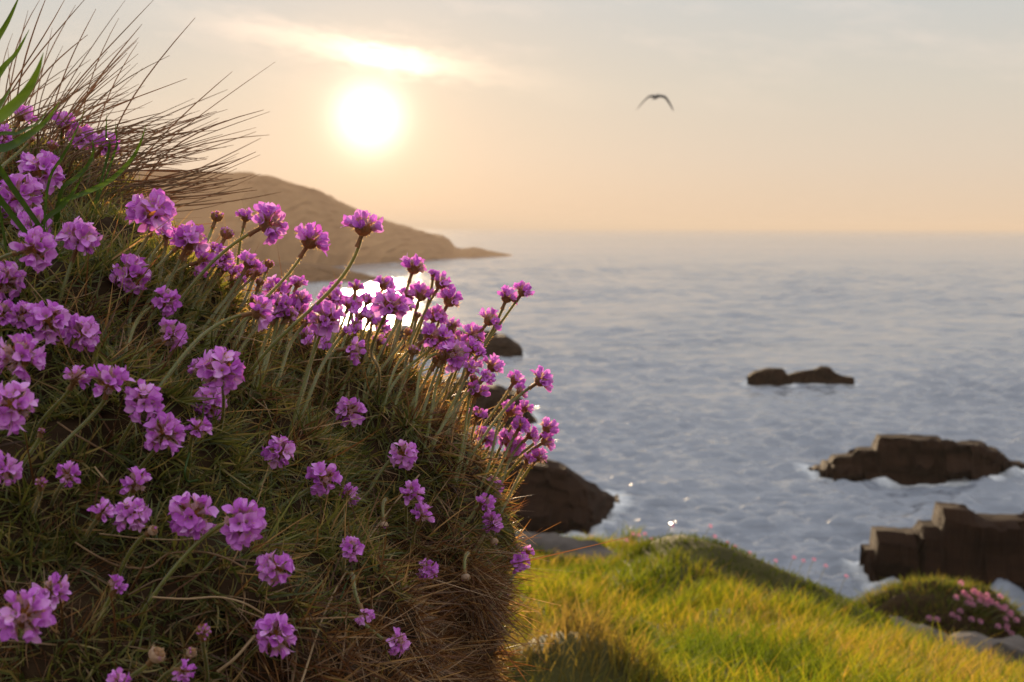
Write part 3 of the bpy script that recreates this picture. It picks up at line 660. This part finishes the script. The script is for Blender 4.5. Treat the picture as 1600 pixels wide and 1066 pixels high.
# photograph pixel of the head, its width in pixels, screen angle of the head, turn towards the camera, kind, label, optional pixel of the stem's foot
FLOWERS = [
 (36, 178, 40, 60, 0, 'h', 'small purple thrift head behind the broad green leaves, nearest the top left corner'),
 (100, 190, 42, 75, 10, 'h', 'topmost purple thrift head of the trio below the long grass', 150, 300),
 (130, 213, 50, 55, 25, 'o', 'middle thrift head of the trio below the long grass', 150, 300),
 (169, 226, 48, 35, 5, 'o', 'rightmost thrift head of the trio below the long grass', 130, 310),
 (83, 224, 32, 70, 10, 'b', 'dull red thrift bud left of the trio below the long grass'),
 (52, 216, 18, 40, 20, 'b', 'tiny dark bud between the two long broad leaves'),
 (4, 210, 38, 20, 30, 'o', 'pale pink head cut by the left edge beside the broad leaves'),
 (66, 262, 70, 55, 35, 'o', 'blurred upper head of the pair at left edge below the broad leaves'),
 (30, 302, 76, 70, 45, 'o', 'blurred lower head of the pair at left edge below the broad leaves'),
 (52, 348, 62, 60, 35, 'o', 'pale topped head stacked above a dark one near the left edge'),
 (60, 388, 72, 10, 10, 'o', 'dark undersided head with petals on its right, near the left edge'),
 (126, 370, 70, 65, 20, 'o', 'purple head with pale fringe on thick stem left of the big round head', 90, 480),
 (237, 326, 80, 80, 40, 'o', 'big round full head against the headland at upper left', 185, 440),
 (246, 368, 30, 70, 0, 'b', 'brown closed bud tucked under the big round head'),
 (268, 360, 32, 50, 10, 'b', 'small bud between the big round head and its right neighbour'),
 (206, 427, 64, 60, 60, 'o', 'round head facing the camera alone on dark leaves, two stems below', 195, 545),
 (10, 438, 62, 20, 40, 'o', 'blurred head cut by the left edge above the purple row'),
 (300, 373, 62, 55, 20, 'o', 'full purple head right of the big round head', 235, 500),
 (322, 406, 44, 15, 10, 'h', 'half open head just under the full head, facing right'),
 (356, 361, 42, 65, 5, 'b', 'round tight purple bud head against the headland', 290, 480),
 (340, 335, 38, 70, 0, 'b', 'small pale tufted bud highest left against the headland', 300, 450),
 (385, 337, 32, 75, 0, 'h', 'tall narrow closed head beside the nodding head'),
 (425, 348, 66, 25, 0, 'o', 'nodding head on an arched dark stem against the headland', 245, 520),
 (487, 371, 60, 62, 5, 'h', 'cup shaped head on a short stem in the middle of the headland', 462, 480),
 (569, 350, 62, 78, 5, 'h', 'tall lone cup shaped head rising over the headland crest', 535, 480),
 (391, 408, 40, 60, 5, 'h', 'small dark head below the arched stem', 290, 560),
 (407, 438, 28, 70, 5, 'b', 'brown bud under the small dark head'),
 (431, 449, 48, 60, 25, 'o', 'pink lit head right of the brown bud', 405, 560),
 (409, 487, 52, 8, 5, 'h', 'head pointing right on a long slanting stem', 225, 640),
 (462, 482, 50, 70, 10, 'h', 'purple head left of the tall double head', 440, 610),
 (453, 445, 16, 80, 0, 'b', 'tiny bud above the head left of the tall double head'),
 (518, 462, 42, 75, 15, 'o', 'upper half of the tall double head in the centre of the row', 490, 600),
 (512, 496, 62, 60, 40, 'o', 'lower larger half of the tall double head in the centre of the row', 450, 680),
 (553, 549, 46, -15, 10, 'h', 'head facing right just above the tussock rim, below the double head', 505, 655),
 (551, 471, 34, 85, 15, 'o', 'frilly small head left of the bright sun glint', 560, 570),
 (557, 447, 28, 80, 0, 'h', 'small far head above the frilly one'),
 (576, 468, 30, 60, 0, 'h', 'small dark cup head right of the frilly one', 565, 540),
 (526, 446, 22, 90, 0, 'h', 'very small far head behind the double head'),
 (612, 473, 66, 62, 15, 'o', 'large ragged head in front of the bright sun glint', 590, 620),
 (601, 442, 38, 70, 0, 'h', 'lit pink head just behind the large ragged one'),
 (648, 414, 48, 72, 0, 'h', 'dark crown shaped head highest above the water', 600, 560),
 (677, 427, 18, 85, 0, 'h', 'thin bud beside the dark crown shaped head'),
 (659, 458, 42, 70, 0, 'h', 'head directly below the dark crown shaped head', 640, 560),
 (690, 440, 40, 60, 0, 'h', 'lit head right of the crown shaped head, on the sea'),
 (705, 466, 46, 60, 10, 'h', 'broad cup head with golden underside on the sea', 650, 600),
 (635, 458, 26, 80, 0, 'h', 'little pink head between the ragged and crown shaped heads'),
 (653, 490, 22, 75, 0, 'b', 'closed dark bud below the head under the crown'),
 (681, 492, 40, 65, 20, 'o', 'upper half of the big double head near the right end of the row', 640, 600),
 (676, 524, 46, 30, 5, 'o', 'dark lower half of the big double head near the right end', 600, 640),
 (706, 510, 32, 55, 10, 'b', 'pale bud head touching the big double head'),
 (713, 556, 52, -10, 10, 'o', 'drooping head at the right shoulder of the tussock', 640, 690),
 (741, 520, 40, 60, 5, 'h', 'cup head left of the leaning pair of stems', 690, 640),
 (767, 498, 40, 50, 0, 'h', 'cup head crossed by the leaning pair of stems', 712, 620),
 (793, 462, 38, 70, 0, 'h', 'left head of the tall leaning pair over the sea', 715, 640),
 (819, 453, 36, 55, 0, 'h', 'right head of the tall leaning pair over the sea', 722, 640),
 (742, 589, 28, 60, 5, 'b', 'brown pink bud below the drooping head', 700, 680),
 (736, 604, 20, 80, 0, 'b', 'small golden bud behind the brown pink bud'),
 (762, 588, 28, 40, 10, 'o', 'small pink head beside the brown pink bud'),
 (772, 571, 38, 45, 0, 'h', 'frilled pink head lowest on the sea below the leaning pair', 720, 660),
 (749, 550, 26, 60, 0, 'h', 'small far head behind the leaning stems'),
 (806, 592, 32, 60, 0, 'h', 'small cup head left of the far right pointing head', 752, 690),
 (848, 593, 42, 32, 0, 'h', 'dark head pointing right, farthest out over the sea', 730, 720),
 (815, 611, 28, 40, 0, 'h', 'little head under the small cup head'),
 (799, 640, 36, 60, 10, 'h', 'pale lilac head behind a crossing stem', 770, 720),
 (822, 636, 26, 50, 0, 'h', 'small frilled head right of the pale lilac one'),
 (748, 646, 32, 70, 5, 'h', 'lone golden cup with lilac petals on the tussock rim', 722, 745),
 (762, 681, 38, 50, 10, 'o', 'lilac head just left of the dense right hand bunch', 740, 770),
 (800, 688, 48, 60, 20, 'o', 'largest pale fluffy head of the dense right hand bunch', 770, 780),
 (814, 664, 34, 60, 5, 'o', 'upper lilac head of the dense right hand bunch'),
 (831, 678, 32, 40, 5, 'h', 'middle head of the dense right hand bunch'),
 (857, 666, 36, 55, 0, 'h', 'upper right head of the dense right hand bunch', 790, 740),
 (855, 688, 34, 30, 0, 'h', 'rightmost dark head of the dense right hand bunch', 795, 760),
 (798, 708, 38, 55, 10, 'w', 'whitish fading head at the bottom of the right hand bunch', 775, 790),
 (842, 712, 34, 55, 10, 'h', 'lower right head of the right hand bunch', 790, 790),
 (826, 718, 26, 60, 10, 'h', 'small head at the bottom of the right hand bunch'),
 (772, 760, 36, 40, 20, 'h', 'topmost of three heads down the right side of the tussock', 735, 810),
 (759, 786, 36, 40, 30, 'h', 'middle of three heads down the right side of the tussock', 715, 830),
 (771, 815, 38, 50, 20, 'o', 'lowest of three heads down the right side of the tussock', 735, 870),
 (773, 848, 22, -60, 10, 'w', 'pale withered head hanging below the three heads'),
 (826, 860, 22, 60, 0, 'h', 'small bright head sticking out at the right edge of the tussock'),
 (814, 879, 38, -20, 20, 'o', 'lilac head at the right edge of the tussock on a curved stem', 700, 925),
 (790, 930, 30, -70, 20, 'w', 'papery withered head hanging at the lower right of the tussock', 775, 900),
 (728, 904, 24, -80, 10, 'w', 'small papery withered head left of the hanging one', 728, 870),
 (600, 822, 22, -80, 20, 'w', 'tiny brown withered bud on the face of the tussock', 598, 790),
 (669, 889, 36, 60, 50, 'o', 'bright magenta head alone on the lower tussock face', 660, 930),
 (551, 856, 42, 45, 40, 'o', 'magenta head in the middle of the tussock face', 535, 900),
 (570, 962, 34, -55, 30, 'h', 'half faded pink head low on the tussock face', 545, 900),
 (623, 1005, 44, 0, 25, 'o', 'bright magenta daisy like head facing right near the bottom', 535, 960),
 (633, 710, 48, 10, 50, 'o', 'lilac head high on the tussock face, centre', 560, 790),
 (644, 769, 40, 60, 40, 'h', 'upper head of the close pair on the tussock face', 632, 850),
 (660, 803, 40, 60, 40, 'h', 'lower head of the close pair on the tussock face', 635, 880),
 (505, 745, 56, 60, 60, 'o', 'pale fluffy head facing out, left of centre on the tussock face', 430, 800),
 (546, 774, 40, 0, 40, 'h', 'small lilac head right of the pale fluffy one', 480, 790),
 (438, 705, 54, 60, 55, 'o', 'pink head on a thick bent stem above the tussock face', 385, 790),
 (429, 887, 62, 60, 75, 'o', 'round lilac head facing the camera on brown thatch', 400, 930),
 (431, 992, 68, 40, 65, 'o', 'large lilac head facing the camera near the bottom', 370, 1045),
 (382, 818, 80, 0, 50, 'o', 'largest lilac head with big lower petals in the lower left', 215, 970),
 (299, 804, 78, 80, 75, 'o', 'large round head with a pale centre left of the biggest lilac head', 300, 860),
 (206, 806, 60, -30, 60, 'o', 'pale pink head touching a bud at lower left', 170, 850),
 (161, 797, 40, 50, 40, 'h', 'dark pink half open head left of the pale pink one', 130, 850),
 (213, 752, 48, 60, 50, 'h', 'lilac head with broad petals above the pale pink one', 170, 830),
 (107, 740, 40, 45, 50, 'h', 'small lilac head beside a pale bud at left', 80, 790),
 (65, 752, 32, 70, 40, 'b', 'pale fuzzy bud at left', 50, 810),
 (8, 732, 56, 40, 40, 'o', 'blurred lilac head cut by the left edge, lower half'),
 (38, 960, 92, 40, 60, 'o', 'nearest large blurred lilac head in the bottom left corner', -10, 1050),
 (82, 921, 58, 60, 45, 'h', 'pointed petalled head behind the nearest large one', 30, 1010),
 (182, 914, 38, 60, 30, 'h', 'small pink half open bud low at left', 150, 980),
 (318, 986, 44, 70, 50, 'b', 'round pale pink bud near the bottom', 320, 1080),
 (300, 1019, 28, 50, 40, 'w', 'whitish withered bud below the round pale bud', 250, 1070),
 (247, 1021, 46, 50, 20, 'w', 'half withered pinkish head near the bottom left', 190, 1070),
 (288, 1050, 38, 0, 40, 'h', 'magenta head at the bottom under the withered bud', 230, 1090),
 (187, 1064, 42, 80, 40, 'h', 'head cut by the bottom edge at left'),
 (240, 828, 28, 30, 30, 'w', 'pale withered bud between two pink heads at lower left'),
 (345, 577, 78, 70, 65, 'o', 'large pale head facing the camera left of the tussock crown', 340, 690),
 (311, 574, 34, 110, 10, 'h', 'small lit head behind the large pale one'),
 (327, 630, 60, 50, 55, 'o', 'lilac head below the large pale one', 250, 690),
 (260, 593, 28, 60, 40, 'w', 'pale withered bud beside a dark grass stem'),
 (256, 675, 66, 60, 60, 'o', 'broad pale lilac head in the left middle', 200, 760),
 (312, 667, 42, 40, 40, 'h', 'lilac head touching the broad pale one on its right', 292, 750),
 (226, 626, 64, 50, 50, 'o', 'lilac head crossed by a dark straw', 180, 710),
 (169, 593, 66, 75, 45, 'h', 'bright head with three broad petals at left', 60, 740),
 (120, 587, 44, 60, 20, 'h', 'tall single petalled head left of the three petalled one', 50, 690),
 (65, 672, 20, 70, 30, 'b', 'tiny pink bud in the dark leaves at left'),
 (270, 522, 56, 20, 25, 'o', 'head with pointed petals facing right above the dark leaves', 190, 600),
 (262, 469, 48, 20, 20, 'o', 'purple head above the pointed petalled one', 190, 570),
 (129, 519, 60, 50, 50, 'o', 'rightmost head of the bright purple row at the left edge', 90, 620),
 (75, 500, 72, 40, 55, 'o', 'middle head of the bright purple row at the left edge', 30, 600),
 (36, 490, 52, 60, 40, 'o', 'second head of the bright purple row from the left edge'),
 (4, 488, 50, 60, 40, 'o', 'head of the bright purple row cut by the left edge'),
 (30, 556, 78, 60, 60, 'o', 'large blurred bright head at the left edge below the purple row', -20, 660),
 (20, 632, 84, 30, 60, 'o', 'largest blurred bright head at the left edge, with pale top', -50, 720),
 (548, 642, 50, 30, 50, 'o', 'lilac head on the crown of the tussock, centre', 470, 740),
 (355, 398, 22, 60, 0, 'h', 'little far pink head under the round tight bud'),
 (376, 434, 20, 60, 0, 'h', 'little far pink head under the small dark head'),
 (335, 386, 20, 70, 0, 'h', 'little far pink head right of the full purple head'),
 (557, 503, 20, 60, 0, 'h', 'small pink head low beside the sun glint'),
 (590, 509, 18, 85, 0, 'h', 'narrow pink bud standing in the sun glint'),
 (541, 516, 20, 50, 0, 'h', 'tiny pink head right of the double head'),
]

RIGHT = CM @ Vector((1, 0, 0)); UP = CM @ Vector((0, 1, 0)); TOC = CM @ Vector((0, 0, 1))
def thrift(i, px, py, s, ang, face, kind, label, bx=None, by=None):
    rnd = random.Random(100 + i); h = hit(px, py)
    Yd = min(max(.0225 * F / s, .46), 1.06)
    if h is not None: Yd = min(Yd, h - .042); Yd = max(Yd, h - .11)
    elif px < 900: Yd = min(max(Yd, .80), 1.0)
    a, f = math.radians(ang), math.radians(face)
    axis = (RIGHT * math.cos(a) + UP * math.sin(a)) * math.cos(f) + TOC * math.sin(f)
    # foot of the stem on the tussock
    if bx is None:
        k = 1.0 if h is None else .62
        bx = px - k * (62 + 60 * rnd.random()) * math.cos(a) * (1 if math.cos(a) > 0 else .3) - 14; by = py + k * (95 + 60 * rnd.random())
    hbase = hit(bx, by)
    if h is None and hbase: Yd = min(Yd, hbase + .05)
    dia = .86 * s * Yd / F; c = A(px, py, Yd); hb = Vector(c) - axis * dia * .36
    foot = snap(A(bx, by, hbase if hbase else Yd)) if True else None
    foot = Vector(foot); nrm = Vector(sgrad(np.array(foot)))
    root = empty({'o': 'thrift_flower', 'h': 'thrift_flower', 'b': 'thrift_bud', 'w': 'withered_thrift_head'}[kind], foot)
    tag(root, label, {'b': 'flower bud', 'w': 'withered flower'}.get(kind, 'flower'), 'thrift flowers on the foreground tussock')
    L = (hb - foot).length; t0 = ((hb - foot).normalized() * .7 + nrm * .3 + Vector((0, 0, .35))).normalized()
    C = bez([foot - t0 * .004, foot + t0 * L * .38, hb - axis * L * .34, hb + axis * dia * .04], 18)
    R = np.full(18, .00098) * (.92 + .16 * rnd.random()); R[-3:] *= .95
    V, Q = tube(C - np.array(foot), R, 7); rh = np.random.default_rng(i); nh = int(min(620, 5600 * L)); kq = rh.integers(0, len(V), nh); kc = kq // 7
    hp = V[kq] + (C[np.minimum(kc + 1, 17)] - C[kc]) * rh.random((nh, 1)); hn = V[kq] - (C - np.array(foot))[kc]; hn /= np.linalg.norm(hn, axis=1)[:, None] + 1e-9
    hv, hq = hairs(hp, hn, .0009, .00008, rh); obj('stem', join_np('stem', [(V, Q, 0), (hv, hq, 1)], ['stem', 'fuzz']), root)
    # brown papery sheath just under the head, with a torn lower edge
    T = (C[-4] - C[-1]) / np.linalg.norm(C[-4] - C[-1]); e = C[-1]
    part_tube('sheath', np.array([e + T * dia * q for q in (.0, .12, .26, .40)]), np.array([.0013, .00125, .00125, .0016]), root, 'bract', 7)
    place_head(root, hb, axis, dia, kind, rnd, s >= 62)
for i, row in enumerate(FLOWERS): thrift(i, *row)
rc = random.Random(77)
for i in range(40):                          # small heads half hidden in the crowded row along the crest
    x = rc.uniform(395, 770); y = np.interp(x, [395, 500, 640, 700, 770], [455, 490, 500, 530, 590]) + rc.gauss(4, 20)
    thrift(500 + i, x, y, rc.uniform(24, 38), rc.uniform(40, 80), rc.uniform(-5, 20), rc.choice('hhhb'), 'small thrift head half hidden in the crowded row along the tussock crest')
for i in range(14):
    x = rc.uniform(255, 420); y = np.interp(x, [255, 330, 420], [372, 412, 452]) + rc.gauss(0, 16)
    thrift(600 + i, x, y, rc.uniform(24, 36), rc.uniform(40, 80), rc.uniform(-5, 20), rc.choice('hhhb'), 'small thrift head among the stems between the big round head and the crest row')

# ------------------------------------------------------------------ long dry grass and broad green leaves, upper left
clump = empty('dry_grass_clump', tuple(snap(A(60, 300, 1.02))))
tag(clump, 'clump of long thin dry grass blades against the sky at upper left', 'grass')
def blades():
    r = random.Random(21); tips = [(430, 97, -70, 10), (305, 28, -40, 30), (240, 0, -60, 40), (196, 0, -30, 20), (137, -6, -14, 30), (102, -2, -12, 20), (74, -8, -8, 10), (150, 14, -20, 20), (118, 8, 5, 20),
            (412, 172, -60, 40), (421, 211, -50, 60), (408, 216, -90, -8), (356, 140, -50, 40), (292, 123, -60, 4), (358, 253, -60, -20), (394, 274, -90, -14), (400, 206, -100, -8), (216, 66, -30, 30), (222, 38, -30, 40),
            (212, 156, -40, 30), (186, 28, -20, 30), (168, 80, -30, 0), (62, 0, -6, 30), (44, 16, -4, 30), (20, 52, -2, 30), (12, 72, 0, 30), (440, 300, -110, -16), (352, 290, -60, 10), (312, 173, -60, 30), (363, 112, -20, 10)]
    for k in range(190):
        a = r.random(); q = r.random()
        if q < .50: tip = (r.gauss(110 + 150 * a, 40), 30 + 190 * r.random() ** .8 + 40 * a, -30 - 40 * a, 25)
        elif q < .9: tip = (r.gauss(280, 60), 170 + 120 * r.random(), -80, 4 + 26 * r.random())
        else: tip = (330 + 80 * a, 230 + 90 * r.random(), -90, -12)
        tips.append(tip)
    for k, (tx, ty, bx, by) in enumerate(tips):
        u = min(1, max(0, (tx + 20) / 440)); Yb = .93 + .2 * r.random()
        fx = -40 + 210 * u + r.gauss(0, 28); fy = 250 + 110 * u + r.gauss(0, 22)
        foot = snap(A(fx, fy, Yb + .03)); Yt = Yb + r.uniform(-.05, .12)
        tip = A(tx, ty, Yt)
        mid = A(tx * .45 + fx * .55 + bx * .35 + r.gauss(0, 12), ty * .5 + fy * .5 - by - 18 * r.random() + r.gauss(0, 12), (Yb + Yt) / 2)
        C = bez([foot, foot * .62 + mid * .38 + np.array([-.004, 0, .012]), mid, tip], 12)
        w = .00064 * r.uniform(.7, 1.25); part_tube('blade', C, w * np.array([1, 1, 1, 1, .98, .96, .94, .9, .84, .74, .6, .3]), clump, 'dry', 3, flat=.55)
blades()
leafp = empty('broad_leaved_grass', tuple(snap(A(-40, 330, .8))))
tag(leafp, 'cluster of broad curved green grass leaves at the upper left edge', 'grass')
LEAVES = [([(-60, 160), (-15, 80), (12, 35), (34, -14)], 6.5, .70), ([(-40, 190), (0, 115), (25, 85), (46, 46)], 6, .72), ([(-60, 235), (0, 185), (38, 150), (58, 115), (68, 82)], 10, .62),
          ([(-40, 200), (-5, 172), (10, 152), (19, 134)], 7, .66), ([(-40, 250), (10, 232), (45, 212), (72, 190), (94, 158)], 7.5, .68), ([(75, 290), (98, 245), (116, 212), (133, 170)], 2.6, .72),
          ([(90, 320), (125, 305), (170, 284), (205, 250), (220, 222), (228, 196)], 4.2, .80), ([(95, 300), (120, 278), (138, 258), (146, 236), (143, 212)], 4, .80), ([(70, 345), (95, 325), (115, 300), (131, 272)], 4.5, .76),
          ([(-10, 235), (30, 208), (60, 192), (75, 170)], 3.2, .64), ([(170, 236), (166, 214), (167, 176)], 2.4, .84), ([(180, 236), (182, 215), (180, 190)], 2.0, .86)]
for pts, hw, Yl in LEAVES:
    foot = snap(A(pts[0][0] - 10, pts[0][1] + 30, Yl + .06))
    C = spline([foot] + [A(x, y, Yl + .05 * (1 - i / len(pts))) for i, (x, y) in enumerate(pts)], 18); k = len(C)
    T = np.gradient(C, axis=0); S = np.cross(T, np.array(TOC) + np.array([.25, 0, .2])); S /= np.linalg.norm(S, axis=1)[:, None]; Nn = np.cross(S, T); Nn /= np.linalg.norm(Nn, axis=1)[:, None]
    t = np.linspace(0, 1, k); w = hw * Yl / F * np.minimum(1, 1.15 * (1 - t ** 2.6)) * (.55 + .45 * np.minimum(1, t * 3)); w[-1] = .0001
    V = np.stack([C - S * w[:, None] + Nn * w[:, None] * .35, C, C + S * w[:, None] + Nn * w[:, None] * .35], 1).reshape(-1, 3) - np.array(leafp.location)
    obj('leaf', mesh_np('leaf', V, grid_quads(k, 3), mats=[M['green']]), leafp)

# ------------------------------------------------------------------ far thrift on the hummock and the right-hand cushion
def far_head(nm):
    V, Q, n0 = [], [], 0; r = random.Random(4)
    for i in range(22):
        t = (i + .5) / 22; ph = math.acos(1 - 1.25 * t); aa = i * 2.4; d = Vector((math.sin(ph) * math.cos(aa), math.sin(ph) * math.sin(aa), math.cos(ph)))
        p, q = petal(.34, .30, .35, .4, 3, 3); R = np.array((d.to_track_quat('Z', 'Y').to_matrix() @ Matrix.Rotation(r.random() * 6, 3, 'Z')))
        V.append(p @ R.T + np.array(d) * .24 + np.array([0, 0, .2])); Q.append(q + n0); n0 += len(p)
    return mesh_np(nm, np.vstack(V), np.vstack(Q), mats=[M['farpink']])
FARH = far_head('flower_head')
def far_thrift(px, py, foot, Yd, dia, label, group, rnd):
    hp = Vector(A(px, py, Yd)); root = empty('thrift_flower', foot); tag(root, label, 'flower', group)
    C = bez([foot, Vector(foot) + (hp - Vector(foot)) * .5 + Vector((-.01, 0, .02)), hp], 8); part_tube('stem', C, .0011, root, 'stem', 4)
    o = bpy.data.objects.new('flower_head', FARH); ax = Vector((rnd.uniform(-.2, .6), -.3, 1)).normalized()
    o.matrix_basis = Matrix.Translation(hp - Vector(foot)) @ ax.to_track_quat('Z', 'Y').to_matrix().to_4x4() @ Matrix.Scale(dia, 4); link(o, root)
rf = random.Random(9)
HUM = [(998, 838), (1018, 844), (979, 846), (988, 836), (1008, 836), (1050, 823), (1109, 824), (1117, 840), (1136, 850), (1148, 856), (1172, 866), (1212, 878), (1240, 873), (1255, 878), (1271, 876), (1290, 886), (1322, 902)]
for k, (px, py) in enumerate(HUM):
    Yd = 6.35; p = A(px, py, Yd); fx, fy = p[0] - .03, Yd + .02; foot = (fx, fy, float(ground_z(fx, fy)))
    zone = ('far small pink thrift head standing on the left shoulder of the grassy hummock' if px < 1030 else 'far small pink thrift head above the top of the grassy hummock' if px < 1180 else 'far small pink thrift head on the low right ridge of the hummock')
    far_thrift(px, py, foot, Yd, .019, zone, 'far thrift on the hummock', rf)
for k, (px, py) in enumerate([(868, 842), (876, 851), (887, 934), (868, 948), (853, 952)]):
    Yd = 7.6 if py < 900 else 4.9; p = A(px, py, Yd); foot = (p[0] - .02, Yd, float(ground_z(p[0] - .02, Yd)))
    far_thrift(px, py, foot, Yd, .026, 'pale pink thrift head on the turf ledge behind the tussock' if py < 900 else 'pale pink thrift head in the grass right of the tussock', 'far thrift in the turf', rf)
def build_cushion():
    c = A(1462, 962, 7.9); rx, ry, rz = .50, .36, .29; root = empty('thrift_cushion', (c[0], c[1], c[2] - rz * .8)); og = np.array(root.location)
    tag(root, 'far low thrift cushion with pink flowers at the right edge', 'tussock')
    nu, nv = 48, 20; V = []
    for i in range(nu):
        for j in range(nv):
            a = 2 * math.pi * i / nu; e = (j / (nv - 1)) * 1.9 - .35; k = 1 + .16 * fbm((math.cos(a) * 2, math.sin(a) * 2, e * 2), 1.3, 3)
            V.append((c[0] + rx * k * math.cos(e) * math.cos(a), c[1] + ry * k * math.cos(e) * math.sin(a), c[2] - .12 + rz * k * math.sin(e)))
    V = np.array(V); obj('cushion_core', mesh_np('cushion_core', V - og, grid_quads(nu, nv, True), mats=[M['soil']]), root)
    r = np.random.default_rng(8); n = 9000; a = r.random(n) * 6.283; e = np.arcsin(r.random(n) * 1.25 - .25)
    nd = np.stack([np.cos(e) * np.cos(a) / rx, np.cos(e) * np.sin(a) / ry, np.sin(e) / rz], -1); nd /= np.linalg.norm(nd, axis=1)[:, None]
    B = np.stack([c[0] + rx * np.cos(e) * np.cos(a), c[1] + ry * np.cos(e) * np.sin(a), c[2] - .12 + rz * np.sin(e)], -1)
    d = nd + r.normal(size=(n, 3)) * .5 + np.array([.1, 0, .4]); t = np.linspace(0, 1, 3)[None, :, None]; ln = .018 + .03 * r.random(n)
    C = B[:, None, :] + ln[:, None, None] * (d[:, None, :] * t - np.array([0, 0, .3]) * t ** 2); S = np.cross(d, r.normal(size=(n, 3))); S /= np.linalg.norm(S, axis=1)[:, None]
    wd = np.full((n, 3), .0018) * np.array([1, .9, .15]); col = np.array([(.10, .115, .03), (.075, .10, .025), (.15, .12, .045)])[r.integers(0, 3, n)]
    Vv, Q, cc = ribbons(C - og, S, wd, col); o = obj('cushion_leaves', mesh_np('cushion_leaves', Vv, Q, col=cc, mats=[M['grass']]), root); o['kind'] = 'stuff'
    pts = []
    for k in range(34):
        u = k / 33; pts.append((1500 + 88 * u + rf.gauss(0, 6), 926 + 46 * u ** 1.6 + rf.gauss(0, 9), 'pink thrift head in the dense patch on the far right cushion'))
    for (x, y) in ((1452, 968), (1464, 970), (1488, 963), (1496, 968), (1517, 970), (1530, 973), (1500, 957), (1580, 992)): pts.append((x, y, 'pink thrift head on the shaded near side of the far right cushion'))
    for (x, y, lab) in pts:
        p = A(x, y, 7.58); q = np.array([p[0] - c[0], p[1] - c[1], p[2] - (c[2] - .12)]) / np.array([rx, ry, rz]); q /= np.linalg.norm(q); foot = np.array([c[0], c[1], c[2] - .12]) + q * np.array([rx, ry, rz])
        dep = foot[1] - .02; far_thrift(x, y, tuple(foot), dep, .034, lab, 'thrift flowers on the far right cushion', rf)
build_cushion()

# ------------------------------------------------------------------ gull
def build_bird():
    d = 52.0; c = Vector(A(1025, 152, d)); V, Q = [], []; n0 = 0
    def loft(C, RX, RZ, sd=8, ax=(0, 1, 0), wing=False):
        nonlocal n0
        for (p, rx, rz) in zip(C, RX, RZ):
            for k in range(sd):
                a = 2 * math.pi * k / sd
                if wing: V.append((p[0], p[1] + rx * math.cos(a), p[2] + rz * math.sin(a)))
                else: V.append((p[0] + rx * math.cos(a), p[1], p[2] + rz * math.sin(a)))
        for i in range(len(C) - 1):
            for k in range(sd): Q.append((n0 + i * sd + k, n0 + i * sd + (k + 1) % sd, n0 + (i + 1) * sd + (k + 1) % sd, n0 + (i + 1) * sd + k))
        n0 += len(C) * sd
    # body: beak, head, neck, breast, tail
    ys_ = [-.34, -.30, -.27, -.23, -.18, -.10, 0, .10, .18, .24, .33]; rx = [.004, .010, .028, .036, .034, .055, .065, .055, .035, .04, .055]; rz = [.004, .010, .028, .036, .034, .052, .06, .048, .026, .012, .005]
    loft([(0, y, .02 if y < -.15 else 0) for y in ys_], rx, rz, 10)
    for sg, pts in ((-1, [(0, 0, .02), (-.15, -.02, .035), (-.27, -.06, 0), (-.38, -.01, -.11), (-.47, .05, -.22), (-.56, .12, -.33), (-.60, .17, -.38)]), (1, [(0, 0, .02), (.14, -.02, .03), (.26, -.06, -.01), (.36, -.02, -.10), (.46, .04, -.21), (.54, .10, -.31), (.60, .17, -.40)])):
        loft(pts, [.10, .115, .11, .10, .08, .055, .012], [.036, .034, .032, .028, .022, .014, .005], 8, wing=True)
    me = mesh_np('gull', V, np.array(Q)); m, b, o = new_mat('gull_feathers'); p = b.n('ShaderNodeBsdfPrincipled'); g = b.n('ShaderNodeTexCoord'); sp = b.n('ShaderNodeSeparateXYZ'); b.t.links.new(g.outputs['Object'], sp.inputs[0])
    tipf = b.m('GREATER_THAN', b.m('ABSOLUTE', sp.outputs[0]), .46)
    b.put(p.inputs['Base Color'], b.mix(tipf, (.022, .018, .014, 1), (.010, .010, .010, 1))); p.inputs['Roughness'].default_value = .7; b.t.links.new(p.outputs[0], o.inputs[0]); me.materials.append(m)
    o = obj('gull', me, loc=c); o.rotation_euler = (math.radians(-16), math.radians(-3), math.radians(158)); o.scale = (1.18,) * 3
    md = o.modifiers.new('one_skin', 'REMESH'); md.mode = 'VOXEL'; md.voxel_size = .009; md.use_smooth_shade = True
    tag(o, 'dark gull gliding over the sea with drooped wings', 'bird')
build_bird()

# ------------------------------------------------------------------ haze
def build_haze():
    x0, x1, y0, y1, z0, z1 = -45000, 45000, -200, 71000, -9, 40
    V = [(x, y, z) for x in (x0, x1) for y in (y0, y1) for z in (z0, z1)]
    Q = [(0, 1, 3, 2), (4, 6, 7, 5), (0, 4, 5, 1), (2, 3, 7, 6), (0, 2, 6, 4), (1, 5, 7, 3)]
    me = mesh_np('haze', V, Q, smooth=False); m, b, o = new_mat('haze')
    v = b.n('ShaderNodeVolumePrincipled'); v.inputs['Color'].default_value = (.56, .51, .47, 1)
    v.inputs['Density'].default_value = .00022; v.inputs['Anisotropy'].default_value = .12
    b.t.links.new(v.outputs[0], o.inputs['Volume']); me.materials.append(m)
    tag(obj('haze', me), 'thin warm sea haze fading the far headland', 'haze', kind='stuff')
build_haze()
